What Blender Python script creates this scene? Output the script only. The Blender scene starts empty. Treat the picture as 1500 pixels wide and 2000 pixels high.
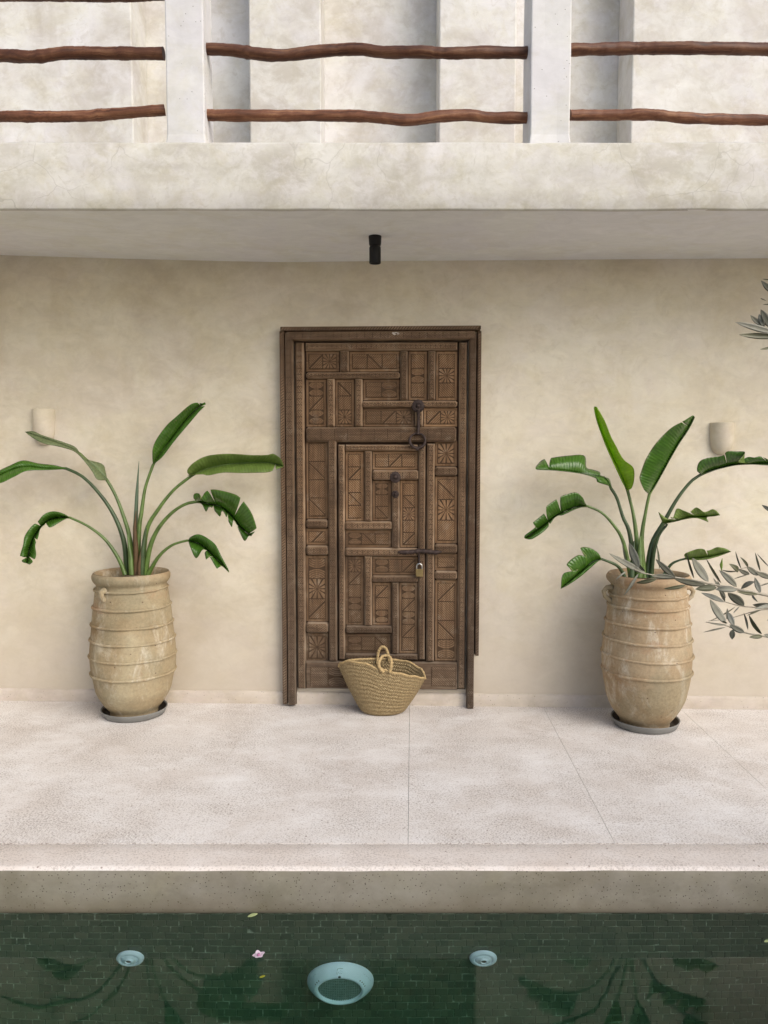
import bpy, math, random
from mathutils import Vector, Matrix, noise as mnoise
random.seed(11)
R = math.radians
SC = bpy.context.scene
COL = SC.collection

# ------------------------------------------------------------------ camera, sky, sun, exposure
CAM_H, PITCH, FPX = 1.37, R(3.97), 1500.0
cam_d = bpy.data.cameras.new('camera'); cam = bpy.data.objects.new('camera', cam_d); COL.objects.link(cam)
cam.location = (0, 0, CAM_H); cam.rotation_euler = (R(90) - PITCH, 0, 0)
cam_d.sensor_fit = 'VERTICAL'; cam_d.sensor_height = 36.0; cam_d.lens = 36.0 * FPX / 2000.0
cam_d.clip_start = 0.02; cam_d.clip_end = 300
SC.camera = cam

SUN_EL, SUN_AZ = R(37), R(42)          # azimuth to the right of the direction behind the camera
sun_vec = Vector((math.cos(SUN_EL) * math.sin(SUN_AZ), -math.cos(SUN_EL) * math.cos(SUN_AZ), math.sin(SUN_EL)))
W = bpy.data.worlds.new('World'); SC.world = W; W.use_nodes = True
wn = W.node_tree.nodes; wl_ = W.node_tree.links; wn.clear()
sky = wn.new('ShaderNodeTexSky'); sky.sky_type = 'NISHITA'; sky.sun_disc = False
sky.sun_elevation = SUN_EL; sky.sun_rotation = math.atan2(sun_vec.x, sun_vec.y)
sky.air_density = 1.0; sky.dust_density = 3.0; sky.ozone_density = 1.0
hs = wn.new('ShaderNodeHueSaturation'); hs.inputs['Saturation'].default_value = 0.95
bg = wn.new('ShaderNodeBackground'); bg.inputs['Strength'].default_value = 0.15
wo = wn.new('ShaderNodeOutputWorld')
wl_.new(sky.outputs[0], hs.inputs['Color']); wl_.new(hs.outputs[0], bg.inputs[0]); wl_.new(bg.outputs[0], wo.inputs[0])
sl = bpy.data.lights.new('sun', 'SUN'); sl.energy = 1.4; sl.angle = R(50); sl.color = (1.0, 0.975, 0.935)
so = bpy.data.objects.new('sun', sl); COL.objects.link(so)
so.rotation_euler = sun_vec.to_track_quat('Z', 'Y').to_euler()
SC.view_settings.view_transform = 'Standard'; SC.view_settings.look = 'None'
SC.view_settings.exposure = 0.34; SC.view_settings.gamma = 1.0
SC.render.engine = 'CYCLES'
cy = SC.cycles
cy.use_denoising = True; cy.max_bounces = 10; cy.diffuse_bounces = 5; cy.transmission_bounces = 8; cy.glossy_bounces = 4
cy.sample_clamp_indirect = 6.0

# ------------------------------------------------------------------ geometry of the view
CP, SP = math.cos(PITCH), math.sin(PITCH)
ALPHA, D0 = R(2.1), 4.205                                  # the house wall is turned a little to the camera
E = Vector((math.cos(ALPHA), -math.sin(ALPHA), 0)); NW = Vector((-math.sin(ALPHA), -math.cos(ALPHA), 0))
EYE = Vector((0, 0, CAM_H))
def ray(px, py):
    u, v = (px - 750) / FPX, (py - 1000) / FPX
    return Vector((u, CP - v * SP, -SP - v * CP))
def at(px, py, Y):
    d = ray(px, py); return EYE + d * (Y / d.y)
def onz(px, py, z):
    d = ray(px, py); return EYE + d * ((z - CAM_H) / d.z)
def wl(px, py, off=0.0):
    """photo point -> (x along the wall, height) on the plane `off` in front of the house wall"""
    d = ray(px, py); p0 = Vector((0, D0, 0)) + NW * off
    t = (p0 - EYE).dot(NW) / d.dot(NW); p = EYE + d * t
    return (p - Vector((0, D0, 0))).dot(E), p.z
WATER_Z, EDGE_Y, POOL_Y = -0.160, 2.482, 2.492
def pool(px, py):
    """photo point seen through the water -> (x, z) on the tiled pool wall"""
    d = ray(px, py).normalized(); p = EYE + d * ((WATER_Z - CAM_H) / d.z)
    n = Vector((0, 0, 1)); eta = 1 / 1.333; c = -d.dot(n)
    t = d * eta + n * (eta * c - math.sqrt(1 - eta * eta * (1 - c * c)))
    q = p + t * ((POOL_Y - p.y) / t.y); return q.x, q.z

# ------------------------------------------------------------------ mesh helpers
class MB:
    def __init__(s): s.v, s.f, s.uv, s.m, s.sm = [], [], [], [], []
    def add(s, verts, faces, mat=0, uvs=None, smooth=False):
        b = len(s.v); s.v += [tuple(p) for p in verts]
        for f in faces:
            s.f.append([b + i for i in f]); s.m.append(mat); s.sm.append(smooth)
            s.uv.append([uvs[i] for i in f] if uvs else None)
    def grid(s, rows, mat=0, uvs=None, smooth=True, wrap=False):
        n = len(rows[0]); V = [p for r in rows for p in r]; F = []
        for j in range(len(rows) - 1):
            for i in range(n if wrap else n - 1):
                k = (i + 1) % n
                F.append((j * n + i, j * n + k, (j + 1) * n + k, (j + 1) * n + i))
        s.add(V, F, mat, [q for r in uvs for q in r] if uvs else None, smooth)
    def box(s, x0, x1, y0, y1, z0, z1, mat=0):
        V = [(x, y, z) for z in (z0, z1) for y in (y0, y1) for x in (x0, x1)]
        s.add(V, [(0, 2, 3, 1), (4, 5, 7, 6), (0, 1, 5, 4), (2, 6, 7, 3), (0, 4, 6, 2), (1, 3, 7, 5)], mat)
    def tube(s, pts, rad, n=8, mat=0, caps=True, smooth=True, uvs=False):
        pts = [Vector(p) for p in pts]; m = len(pts)
        rad = rad if isinstance(rad, (list, tuple)) else [rad] * m
        rows, U = [], []; prev = None; L = 0
        for i, p in enumerate(pts):
            d = (pts[min(i + 1, m - 1)] - pts[max(i - 1, 0)]).normalized()
            if i: L += (p - pts[i - 1]).length
            if prev is None:
                a = d.orthogonal().normalized()
            else:
                a = (prev - d * prev.dot(d)).normalized()
            prev = a; b = d.cross(a)
            rows.append([p + (a * math.cos(2 * math.pi * k / n) + b * math.sin(2 * math.pi * k / n)) * rad[i] for k in range(n)])
            U.append([(L, k / n * 2 * math.pi * rad[i]) for k in range(n)])
        s.grid(rows, mat, U, smooth, True)
        if caps:
            s.add(rows[0], [tuple(range(n))[::-1]], mat); s.add(rows[-1], [tuple(range(n))], mat)
    def lathe(s, prof, n=32, c=(0, 0, 0), mat=0, a0=0.0, a1=2 * math.pi, axis='z', wob=0, smooth=True):
        full = abs(a1 - a0 - 2 * math.pi) < 1e-6; cnt = n if full else n + 1
        rows = []
        for r, z in prof:
            row = []
            for k in range(cnt):
                a = a0 + (a1 - a0) * k / n
                rr = r
                if wob and r > 0.01:
                    rr = r + wob * mnoise.noise(Vector((math.cos(a) * 1.6 + c[0] * 7, math.sin(a) * 1.6, z * 7)))
                if axis == 'z': row.append((c[0] + rr * math.cos(a), c[1] + rr * math.sin(a), c[2] + z))
                else: row.append((c[0] + rr * math.cos(a), c[1] - z, c[2] + rr * math.sin(a)))
            rows.append(row)
        s.grid(rows, mat, None, smooth, full)
    def build(s, name, mats, parent=None, loc=None):
        me = bpy.data.meshes.new(name); me.from_pydata(s.v, [], s.f)
        for m in (mats if isinstance(mats, (list, tuple)) else [mats]): me.materials.append(m)
        me.polygons.foreach_set('material_index', s.m); me.polygons.foreach_set('use_smooth', s.sm)
        if any(s.uv):
            l = me.uv_layers.new(name='UVMap'); k = 0; dat = [0.0] * (2 * len(me.loops))
            for fi, f in enumerate(s.f):
                u = s.uv[fi]
                for j in range(len(f)):
                    if u: dat[2 * k], dat[2 * k + 1] = u[j]
                    k += 1
            l.data.foreach_set('uv', dat)
        me.validate(); me.update()
        o = bpy.data.objects.new(name, me); COL.objects.link(o)
        if parent: o.parent = parent
        if loc is not None: o.location = loc
        return o
def tag(o, label=None, cat=None, group=None, kind=None):
    if label: o['label'] = label
    if cat: o['category'] = cat
    if group: o['group'] = group
    if kind: o['kind'] = kind
    return o
def empty(name, loc, label=None, cat=None, group=None, kind=None, rz=0.0):
    o = bpy.data.objects.new(name, None); o.empty_display_size = 0.1; COL.objects.link(o)
    o.location = loc; o.rotation_euler = (0, 0, rz)
    return tag(o, label, cat, group, kind)
def bevel(o, w, seg=2, ang=40):
    m = o.modifiers.new('bevel', 'BEVEL'); m.width = w; m.segments = seg; m.limit_method = 'ANGLE'; m.angle_limit = R(ang)
def spline(P, u):
    """Catmull-Rom through P by chord length, u in 0..1"""
    cl = [0.0]
    for a, b in zip(P, P[1:]): cl.append(cl[-1] + math.dist(a[:2], b[:2]) + 1e-6)
    s = u * cl[-1]; i = 0
    while i < len(P) - 2 and s > cl[i + 1]: i += 1
    t = (s - cl[i]) / (cl[i + 1] - cl[i])
    p0, p1, p2, p3 = P[max(i - 1, 0)], P[i], P[i + 1], P[min(i + 2, len(P) - 1)]
    out = []
    for a, b, c, d in zip(p0, p1, p2, p3):
        out.append(0.5 * (2 * b + (c - a) * t + (2 * a - 5 * b + 4 * c - d) * t * t + (3 * b - a - 3 * c + d) * t ** 3))
    return out

# ------------------------------------------------------------------ material helpers
class Mat:
    def __init__(s, name, rough=0.6, spec=0.4):
        s.m = bpy.data.materials.new(name); s.m.use_nodes = True
        s.t = s.m.node_tree; s.b = s.t.nodes['Principled BSDF']
        s.b.inputs['Roughness'].default_value = rough; s.b.inputs['Specular IOR Level'].default_value = spec
        s.geo = None
    def n(s, typ, _props=None, **inp):
        nd = s.t.nodes.new('ShaderNode' + typ)
        for k, v in (_props or {}).items(): setattr(nd, k, v)
        for k, v in inp.items():
            k = k.replace('_', ' ')
            sock = nd.inputs[int(k[1:])] if k[0] == 'i' and k[1:].isdigit() else nd.inputs[k]
            s.put(sock, v)
        return nd
    def put(s, sock, v):
        if hasattr(v, 'is_linked') or hasattr(v, 'links'): s.t.links.new(v, sock)
        elif isinstance(v, bpy.types.Node): s.t.links.new(v.outputs[0], sock)
        else:
            if isinstance(v, tuple) and len(v) == 3 and len(getattr(sock, 'default_value', (0, 0, 0))) == 4: v = (*v, 1)
            sock.default_value = v
    def pos(s, scale=(1, 1, 1), rot=(0, 0, 0), uv=False, obj=False):
        if uv: src = s.n('UVMap').outputs[0]
        elif obj: src = s.n('TexCoord').outputs['Object']
        else: src = s.n('NewGeometry').outputs['Position']
        return s.n('Mapping', Vector=src, Scale=scale, Rotation=rot).outputs[0]
    def noise(s, vec, scale, detail=4, rough=0.55, dist=0.0):
        return s.n('TexNoise', Vector=vec, Scale=scale, Detail=float(detail), Roughness=rough, Distortion=dist).outputs[0]
    def ramp(s, fac, stops):
        nd = s.n('ValToRGB', Fac=fac); e = nd.color_ramp.elements
        while len(e) < len(stops): e.new(0.5)
        for el, (p, c) in zip(e, stops):
            el.position = p; el.color = (*c, 1) if isinstance(c, tuple) else (c, c, c, 1)
        return nd.outputs[0]
    def mix(s, fac, a, b, mode='MIX'):
        nd = s.t.nodes.new('ShaderNodeMix'); nd.data_type = 'RGBA'; nd.blend_type = mode
        s.put(nd.inputs[0], fac); s.put(nd.inputs[6], a); s.put(nd.inputs[7], b); return nd.outputs[2]
    def math(s, op, a, b=0.0, c=0.0):
        nd = s.t.nodes.new('ShaderNodeMath'); nd.operation = op
        for i, v in enumerate((a, b, c)): s.put(nd.inputs[i], v)
        return nd.outputs[0]
    def bump(s, h, strength=0.3, dist=0.01):
        nd = s.n('Bump', Height=h, Strength=strength, Distance=dist)
        s.t.links.new(nd.outputs[0], s.b.inputs['Normal']); return nd
    def col(s, c): s.put(s.b.inputs['Base Color'], c); return s
    def rough(s, v): s.put(s.b.inputs['Roughness'], v); return s

def plaster(name, dark, mid, light, big=1.1, swirl=5.0, cracks=False, rough=0.62, bump=0.25, pits=0.0, stain_or_shade=None, contrast=1.0):
    M = Mat(name, rough, 0.35); P = M.pos()
    warp = M.n('VectorMath', {'operation': 'MULTIPLY_ADD'}, i0=M.n('TexNoise', Vector=P, Scale=2.6, Detail=4.0).outputs['Color'], i1=(0.35, 0.35, 0.35), i2=P).outputs[0]
    a = M.noise(P, big, 7, 0.6, 0.7)
    b = M.noise(M.pos((1, 1, 1.25), (0, 0.35, 0)), swirl, 10, 0.70, 0.35)
    b2 = M.noise(warp, swirl * 2.7, 8, 0.72, 0.5)
    c = M.noise(M.pos((0.55, 1, 1), (0, 0.6, 0)), 13, 7, 0.72, 1.0)
    k = 0.16 / contrast
    base = M.ramp(a, [(0.5 - k, dark), (0.5, mid), (0.5 + k * 1.1, light)])
    sw = M.ramp(b, [(0.44, 0.0), (0.60, 1.0)])
    base = M.mix(M.math('MULTIPLY', sw, 0.5 * contrast), base, light)
    base = M.mix(M.math('MULTIPLY', M.ramp(b2, [(0.52, 0.0), (0.63, 1.0)]), 0.35 * contrast), base, dark)
    pk = M.ramp(M.noise(M.pos((1, 1, 1.3), (0, -0.4, 0)), swirl * 0.45, 8, 0.66, 0.5), [(0.44, 0.0), (0.58, 1.0)])
    base = M.mix(M.math('MULTIPLY', pk, 0.55), base, M.mix(1.0, base, (0.97, 0.955, 1.03), 'MULTIPLY'))
    yl = M.ramp(M.noise(M.pos((1, 1, 1.1), (0, 0.9, 0)), swirl * 0.8, 9, 0.70, 0.6), [(0.50, 0.0), (0.60, 1.0)])
    base = M.mix(M.math('MULTIPLY', yl, 0.6 * contrast), base, M.mix(1.0, base, (0.94, 0.925, 0.86), 'MULTIPLY'))
    fine = M.ramp(c, [(0.32, 0.93), (0.68, 1.06)])
    base = M.mix(1.0, base, fine, 'MULTIPLY')
    h = M.math('ADD', M.math('MULTIPLY', b, 0.6), M.math('MULTIPLY', M.noise(P, 55, 5), 0.25))
    if pits:
        v = M.n('TexVoronoi', Vector=P, Scale=95.0, Randomness=1.0)
        pt = M.math('MULTIPLY', M.math('LESS_THAN', v.outputs['Distance'], 0.20), M.math('LESS_THAN', M.n('SeparateColor', Color=v.outputs['Color']).outputs[0], pits))
        base = M.mix(M.math('MULTIPLY', pt, 0.8), base, (dark[0] * 0.25, dark[1] * 0.22, dark[2] * 0.2))
        h = M.math('SUBTRACT', h, M.math('MULTIPLY', pt, 0.5))
    if cracks:
        vv = M.n('TexVoronoi', {'feature': 'DISTANCE_TO_EDGE'}, Vector=warp, Scale=3.6)
        ck = M.math('MULTIPLY', M.math('LESS_THAN', vv.outputs[0], 0.006), M.ramp(M.noise(P, 1.7), [(0.45, 0.0), (0.6, 1.0)]))
        base = M.mix(M.math('MULTIPLY', ck, 0.30), base, (dark[0] * 0.5, dark[1] * 0.48, dark[2] * 0.45))
    if stain_or_shade:  # height band: damp on the coping, painted shade low on the house wall
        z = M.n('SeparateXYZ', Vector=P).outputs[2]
        f = M.n('MapRange', Value=M.math('ADD', z, M.math('MULTIPLY', M.noise(P, 5, 5), 0.10)), i1=stain_or_shade[0], i2=stain_or_shade[1], i3=1.0, i4=0.0).outputs[0]
        base = M.mix(M.math('MULTIPLY', f, stain_or_shade[3]), base, stain_or_shade[2])
    M.col(base); M.bump(h, bump, 0.006)
    M.rough(M.ramp(b, [(0.3, rough - 0.12), (0.7, rough + 0.1)]))
    return M.m

m_wall = plaster('beige_plaster', (0.555, 0.49, 0.37), (0.64, 0.575, 0.445), (0.71, 0.66, 0.54), stain_or_shade=(0.0, 0.95, (0.44, 0.385, 0.32), 0.8))  # lower wall painted darker, shade in the colour against over-bright light there
m_fascia = plaster('pale_plaster', (0.46, 0.435, 0.365), (0.53, 0.51, 0.445), (0.63, 0.615, 0.57), 2.2, 11.0, cracks=True, contrast=1.35)
m_upper = plaster('cream_plaster', (0.50, 0.47, 0.41), (0.59, 0.57, 0.52), (0.69, 0.685, 0.655), 1.8, 5.5, contrast=1.25)
m_pillar = plaster('white_plaster', (0.58, 0.575, 0.56), (0.63, 0.625, 0.61), (0.68, 0.675, 0.66), 2.0, 6.0, pits=0.05, bump=0.2)
m_soffit = plaster('painted_soffit', (0.77, 0.77, 0.75), (0.79, 0.79, 0.77), (0.80, 0.80, 0.78), 0.8, 3.0, bump=0.06)
m_coping_face = plaster('damp_shaded_coping', (0.185, 0.167, 0.125), (0.225, 0.207, 0.160), (0.28, 0.262, 0.212), 2.6, 6.0, pits=0.6, stain_or_shade=(-0.15, -0.04, (0.165, 0.130, 0.085), 0.8))  # shade painted into the whole face tone; brown damp near the waterline
m_sconce = plaster('sconce_plaster', (0.55, 0.485, 0.37), (0.61, 0.545, 0.425), (0.65, 0.59, 0.47), 3, 9, bump=0.1)

def terrazzo(name, tint, patch=1.0, spk=0.85):
    M = Mat(name, 0.6, 0.35); P = M.pos()
    big = M.ramp(M.noise(P, 2.6, 8, 0.68, 0.4), [(0.33, (0.62 * tint[0], 0.57 * tint[1], 0.525 * tint[2])), (0.55, (0.68 * tint[0], 0.645 * tint[1], 0.61 * tint[2])), (0.72, (0.75 * tint[0], 0.73 * tint[1], 0.71 * tint[2]))])
    pw = M.ramp(M.noise(M.pos((1, 1.5, 1), (0, 0, 0.4)), 2.7, 12, 0.78, 0.25), [(0.46, 0.0), (0.68, 1.0)])
    c = M.mix(M.math('MULTIPLY', pw, 0.62 * patch), big, (0.83, 0.82, 0.81))
    sp = M.ramp(M.math('ADD', M.noise(P, 135, 3, 0.75), M.math('MULTIPLY', M.math('SUBTRACT', M.noise(P, 3.5, 5), 0.5), 0.22)), [(0.39, 1.0), (0.49, 0.0)])
    sp = M.math('MULTIPLY', sp, M.math('SUBTRACT', 1.0, M.math('MULTIPLY', pw, 0.75)))
    c = M.mix(M.math('MULTIPLY', sp, spk), c, (0.29, 0.24, 0.21))
    lt = M.ramp(M.noise(P, 210, 2, 0.6), [(0.62, 0.0), (0.75, 1.0)])
    c = M.mix(M.math('MULTIPLY', lt, 0.5), c, (0.82, 0.79, 0.74))
    v = M.n('TexVoronoi', Vector=P, Scale=42.0)
    chip = M.math('MULTIPLY', M.math('LESS_THAN', v.outputs['Distance'], 0.16), M.math('LESS_THAN', M.n('SeparateColor', Color=v.outputs['Color']).outputs[0], 0.10))
    c = M.mix(M.math('MULTIPLY', chip, 0.7), c, (0.20, 0.14, 0.11))
    M.col(c); M.bump(M.math('SUBTRACT', M.math('MULTIPLY', M.noise(P, 8, 5), 0.5), M.math('MULTIPLY', sp, 0.5)), 0.25, 0.004)
    return M.m
m_floor = terrazzo('washed_terrazzo', (1, 1, 1))
m_coping = terrazzo('coping_terrazzo', (1.0, 0.965, 0.94), 0.5, 0.55)
m_joint = Mat('joint_mortar', 0.9).col((0.74, 0.70, 0.66)).m

def wood(name, dark, mid, light, rough=0.75, grain=1.0, weather=True):
    M = Mat(name, rough, 0.25); U = M.pos(uv=True)
    st = M.n('Mapping', Vector=U, Scale=(2.5, 55, 1)).outputs[0]
    g = M.noise(st, 1.3, 7, 0.65, 0.7)
    P = M.pos(); b = M.noise(P, 3.4, 5, 0.6)
    oi = M.n('ObjectInfo').outputs['Random']
    c = M.ramp(M.math('ADD', M.math('MULTIPLY', g, 0.6), M.math('MULTIPLY', M.noise(P, 9, 7, 0.7, 0.4), 0.4)), [(0.33, dark), (0.5, mid), (0.68, light)])
    c = M.mix(1.0, c, M.ramp(oi, [(0.0, (0.72, 0.70, 0.68)), (1.0, (1.25, 1.22, 1.16))]), 'MULTIPLY')
    if weather:
        z = M.n('SeparateXYZ', Vector=P).outputs[2]
        f = M.n('MapRange', Value=M.math('ADD', z, M.math('MULTIPLY', M.noise(P, 4, 5), 0.9)), i1=0.30, i2=1.6, i3=0.95, i4=0.0).outputs[0]
        grey = M.mix(1.0, c, (0.60, 0.69, 0.82), 'MULTIPLY')
        c = M.mix(f, c, grey)
        wr = M.ramp(M.noise(P, 13, 6, 0.7), [(0.56, 0.0), (0.70, 1.0)])
        c = M.mix(M.math('MULTIPLY', wr, 0.5), c, (0.32, 0.26, 0.19))
        dk = M.ramp(M.noise(M.pos((1, 1, 0.5)), 7, 7, 0.72, 0.4), [(0.54, 0.0), (0.68, 1.0)])
        c = M.mix(M.math('MULTIPLY', dk, 0.6), c, (0.060, 0.040, 0.028))
        rd = M.ramp(M.noise(P, 5.3, 4, 0.6), [(0.62, 0.0), (0.72, 1.0)])
        c = M.mix(M.math('MULTIPLY', rd, 0.35), c, (0.15, 0.065, 0.045))
    M.col(c); M.bump(g, 0.35 * grain, 0.003)
    return M.m
m_wood = wood('old_carved_cedar', (0.070, 0.042, 0.025), (0.165, 0.104, 0.062), (0.30, 0.210, 0.134))
m_wood_panel = wood('carved_panel_cedar', (0.095, 0.054, 0.028), (0.200, 0.120, 0.065), (0.31, 0.205, 0.118))
m_wood_frame = wood('dark_frame_cedar', (0.080, 0.050, 0.032), (0.165, 0.108, 0.069), (0.28, 0.198, 0.134))
m_wood_worn = wood('worn_moulding_edge', (0.12, 0.078, 0.048), (0.25, 0.178, 0.118), (0.38, 0.295, 0.215))
m_groove = Mat('grimy_shaded_groove', 0.95, 0.1).col((0.070, 0.045, 0.028)).m  # grime plus painted shade in the floor of the carved grooves
m_gap = Mat('door_back_board', 0.9, 0.1).col((0.035, 0.022, 0.015)).m
m_pole = wood('varnished_pole', (0.034, 0.014, 0.009), (0.135, 0.058, 0.033), (0.29, 0.155, 0.085), 0.45, 2.0, False)

def simple(name, c, rough=0.5, spec=0.5, metal=0.0, var=0.0, scale=20, bump=0.0):
    M = Mat(name, rough, spec); M.b.inputs['Metallic'].default_value = metal
    if var:
        P = M.pos(obj=True); n = M.noise(P, scale, 5)
        M.col(M.ramp(n, [(0.3, tuple(x * (1 - var) for x in c)), (0.7, tuple(x * (1 + var) for x in c))]))
        if bump: M.bump(n, bump, 0.004)
    else: M.col(c)
    return M.m
m_iron = simple('rusty_iron', (0.045, 0.030, 0.026), 0.6, 0.4, 0.4, 0.6, 60, 0.6)
m_brass = simple('brass', (0.24, 0.18, 0.08), 0.55, 0.5, 0.8, 0.2, 40)
m_steel = simple('shackle_steel', (0.55, 0.55, 0.53), 0.28, 0.5, 1.0)
m_black = simple('matt_black_metal', (0.006, 0.006, 0.007), 0.5, 0.3)
m_saucer = simple('grey_plastic', (0.19, 0.19, 0.18), 0.5, 0.4, 0, 0.12, 14)
m_soil = simple('potting_soil', (0.02, 0.014, 0.009), 0.95, 0.1, 0, 0.5, 60, 0.8)
m_dirt = simple('wet_dirt', (0.035, 0.028, 0.021), 0.6, 0.4, 0, 0.5, 40)
m_flake = simple('white_paint_flake', (0.62, 0.58, 0.50), 0.7)

def clay(name, hue):
    M = Mat(name, 0.78, 0.25); P = M.pos()
    b = M.noise(P, 3.2, 7, 0.62, 0.6)
    c = M.ramp(b, [(0.32, (0.235 * hue[0], 0.155 * hue[1], 0.085 * hue[2])), (0.5, (0.31 * hue[0], 0.23 * hue[1], 0.145 * hue[2])), (0.68, (0.36 * hue[0], 0.29 * hue[1], 0.20 * hue[2]))])
    st = M.ramp(M.noise(M.pos((1, 1, 0.40)), 10, 9, 0.76, 0.5), [(0.52, 0.0), (0.66, 1.0)])
    c = M.mix(M.math('MULTIPLY', st, 0.62), c, (0.62, 0.57, 0.47))
    gr = M.ramp(M.noise(P, 2.1, 4), [(0.48, 0.0), (0.60, 1.0)])
    c = M.mix(M.math('MULTIPLY', gr, 0.6), c, (0.24, 0.215, 0.14))
    v = M.n('TexVoronoi', Vector=P, Scale=38.0)
    chip = M.math('MULTIPLY', M.math('LESS_THAN', v.outputs['Distance'], 0.15), M.math('LESS_THAN', M.n('SeparateColor', Color=v.outputs['Color']).outputs[0], 0.10))
    c = M.mix(M.math('MULTIPLY', chip, 0.75), c, (0.10, 0.05, 0.035))
    rs = M.ramp(M.noise(M.pos((1, 1, 1.6)), 4.5, 6, 0.65, 0.4), [(0.58, 0.0), (0.68, 1.0)])
    c = M.mix(M.math('MULTIPLY', rs, 0.55), c, (0.33, 0.185, 0.10))
    c = M.mix(1.0, c, M.ramp(M.noise(P, 70, 6, 0.75), [(0.3, 0.80), (0.6, 1.08)]), 'MULTIPLY')
    z = M.n('SeparateXYZ', Vector=P).outputs[2]
    f = M.n('MapRange', Value=M.math('ADD', z, M.math('MULTIPLY', M.noise(P, 9, 5), 0.12)), i1=0.80, i2=0.88, i3=0.0, i4=1.0).outputs[0]
    c = M.mix(M.math('MULTIPLY', f, 0.5), c, (0.34, 0.20, 0.12))
    M.col(c); M.bump(M.math('ADD', M.noise(P, 26, 7), M.math('MULTIPLY', st, 0.2)), 0.35, 0.008)
    return M.m
m_clay_a = clay('weathered_clay', (1.06, 1.12, 1.06))
m_clay_b = clay('brown_clay', (1.16, 1.16, 1.12))

def leafmat(name, dark, light, rough, trans, vein=0.35, freq=95.0):
    M = Mat(name, rough, 0.5); U = M.n('SeparateXYZ', Vector=M.n('UVMap').outputs[0])
    s = M.math('ADD', M.math('MULTIPLY', U.outputs[0], freq * 2.2), M.math('MULTIPLY', U.outputs[1], -9.0))
    w = M.math('SINE', s)
    st = M.noise(M.n('CombineXYZ', X=M.math('MULTIPLY', U.outputs[0], 55.0), Y=M.math('MULTIPLY', U.outputs[1], 1.2)).outputs[0], 1.0, 3)
    big = M.noise(M.pos(), 9, 4)
    oi = M.n('ObjectInfo').outputs['Random']
    f = M.math('ADD', M.math('MULTIPLY', st, 0.6), M.math('ADD', M.math('MULTIPLY', big, 0.4), M.math('MULTIPLY', w, 0.05)))
    c = M.ramp(f, [(0.3, dark), (0.7, light)])
    c = M.mix(1.0, c, M.ramp(oi, [(0, (0.85, 0.85, 0.85)), (1, (1.15, 1.12, 1.05))]), 'MULTIPLY')
    edge = M.math('MULTIPLY', M.math('GREATER_THAN', U.outputs[1], 0.965), 0.5)
    c = M.mix(edge, c, (0.16, 0.13, 0.04))
    br = M.math('MULTIPLY', M.ramp(M.noise(M.pos(), 22, 5, 0.7), [(0.66, 0.0), (0.72, 1.0)]), M.math('GREATER_THAN', U.outputs[1], 0.55))
    c = M.mix(M.math('MULTIPLY', br, 0.6), c, (0.20, 0.13, 0.05))
    M.col(c); M.bump(M.math('ADD', w, M.math('MULTIPLY', st, 1.5)), vein, 0.0016)
    tr = M.n('BsdfTranslucent', Color=M.mix(1.0, c, (1.5, 1.9, 0.7), 'MULTIPLY'))
    mx = M.n('MixShader', Fac=trans); M.t.links.new(M.b.outputs[0], mx.inputs[1]); M.t.links.new(tr.outputs[0], mx.inputs[2])
    M.t.links.new(mx.outputs[0], M.t.nodes['Material Output'].inputs[0])
    return M.m
m_leaf = leafmat('glossy_leaf_top', (0.032, 0.092, 0.010), (0.078, 0.185, 0.024), 0.20, 0.20)
m_leaf_lt = leafmat('young_leaf_top', (0.23, 0.37, 0.016), (0.34, 0.47, 0.032), 0.30, 0.45)
m_leaf_un = leafmat('leaf_underside', (0.135, 0.205, 0.042), (0.205, 0.30, 0.068), 0.42, 0.3)
m_leaf_dull = leafmat('dull_leaf_underside', (0.105, 0.140, 0.065), (0.155, 0.195, 0.095), 0.5, 0.2)
m_stalk = simple('leaf_stalk_green', (0.085, 0.140, 0.030), 0.34, 0.5, 0, 0.35, 18)
m_stalk_dk = simple('leaf_stalk_dark', (0.036, 0.064, 0.020), 0.36, 0.5, 0, 0.35, 18)
m_sheath = simple('brown_leaf_sheath', (0.085, 0.050, 0.022), 0.6, 0.3, 0, 0.4, 25)
m_spear = simple('rolled_leaf_spear', (0.075, 0.115, 0.070), 0.45, 0.4, 0, 0.2, 25)
def olivemat(name, a, b, rough):
    M = Mat(name, rough, 0.5); U = M.n('SeparateXYZ', Vector=M.n('UVMap').outputs[0])
    mid = M.math('LESS_THAN', M.math('ABSOLUTE', U.outputs[1]), 0.07)
    oi = M.n('ObjectInfo').outputs['Random']
    c = M.mix(oi, a, b); c = M.mix(M.math('MULTIPLY', mid, 0.5), c, (0.32, 0.33, 0.22))
    c = M.mix(1.0, c, M.ramp(M.noise(M.pos(), 60, 4), [(0.3, 0.85), (0.7, 1.12)]), 'MULTIPLY')
    M.col(c); return M.m
m_ol_top = olivemat('olive_leaf_top', (0.060, 0.064, 0.030), (0.118, 0.115, 0.060), 0.42)
m_ol_un = olivemat('olive_leaf_silver', (0.15, 0.145, 0.105), (0.25, 0.245, 0.20), 0.55)
m_twig = simple('olive_twig', (0.30, 0.27, 0.21), 0.7, 0.3, 0, 0.3, 60)
m_bark = simple('olive_bark', (0.13, 0.105, 0.08), 0.9, 0.2, 0, 0.45, 22, 1.0)

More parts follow.
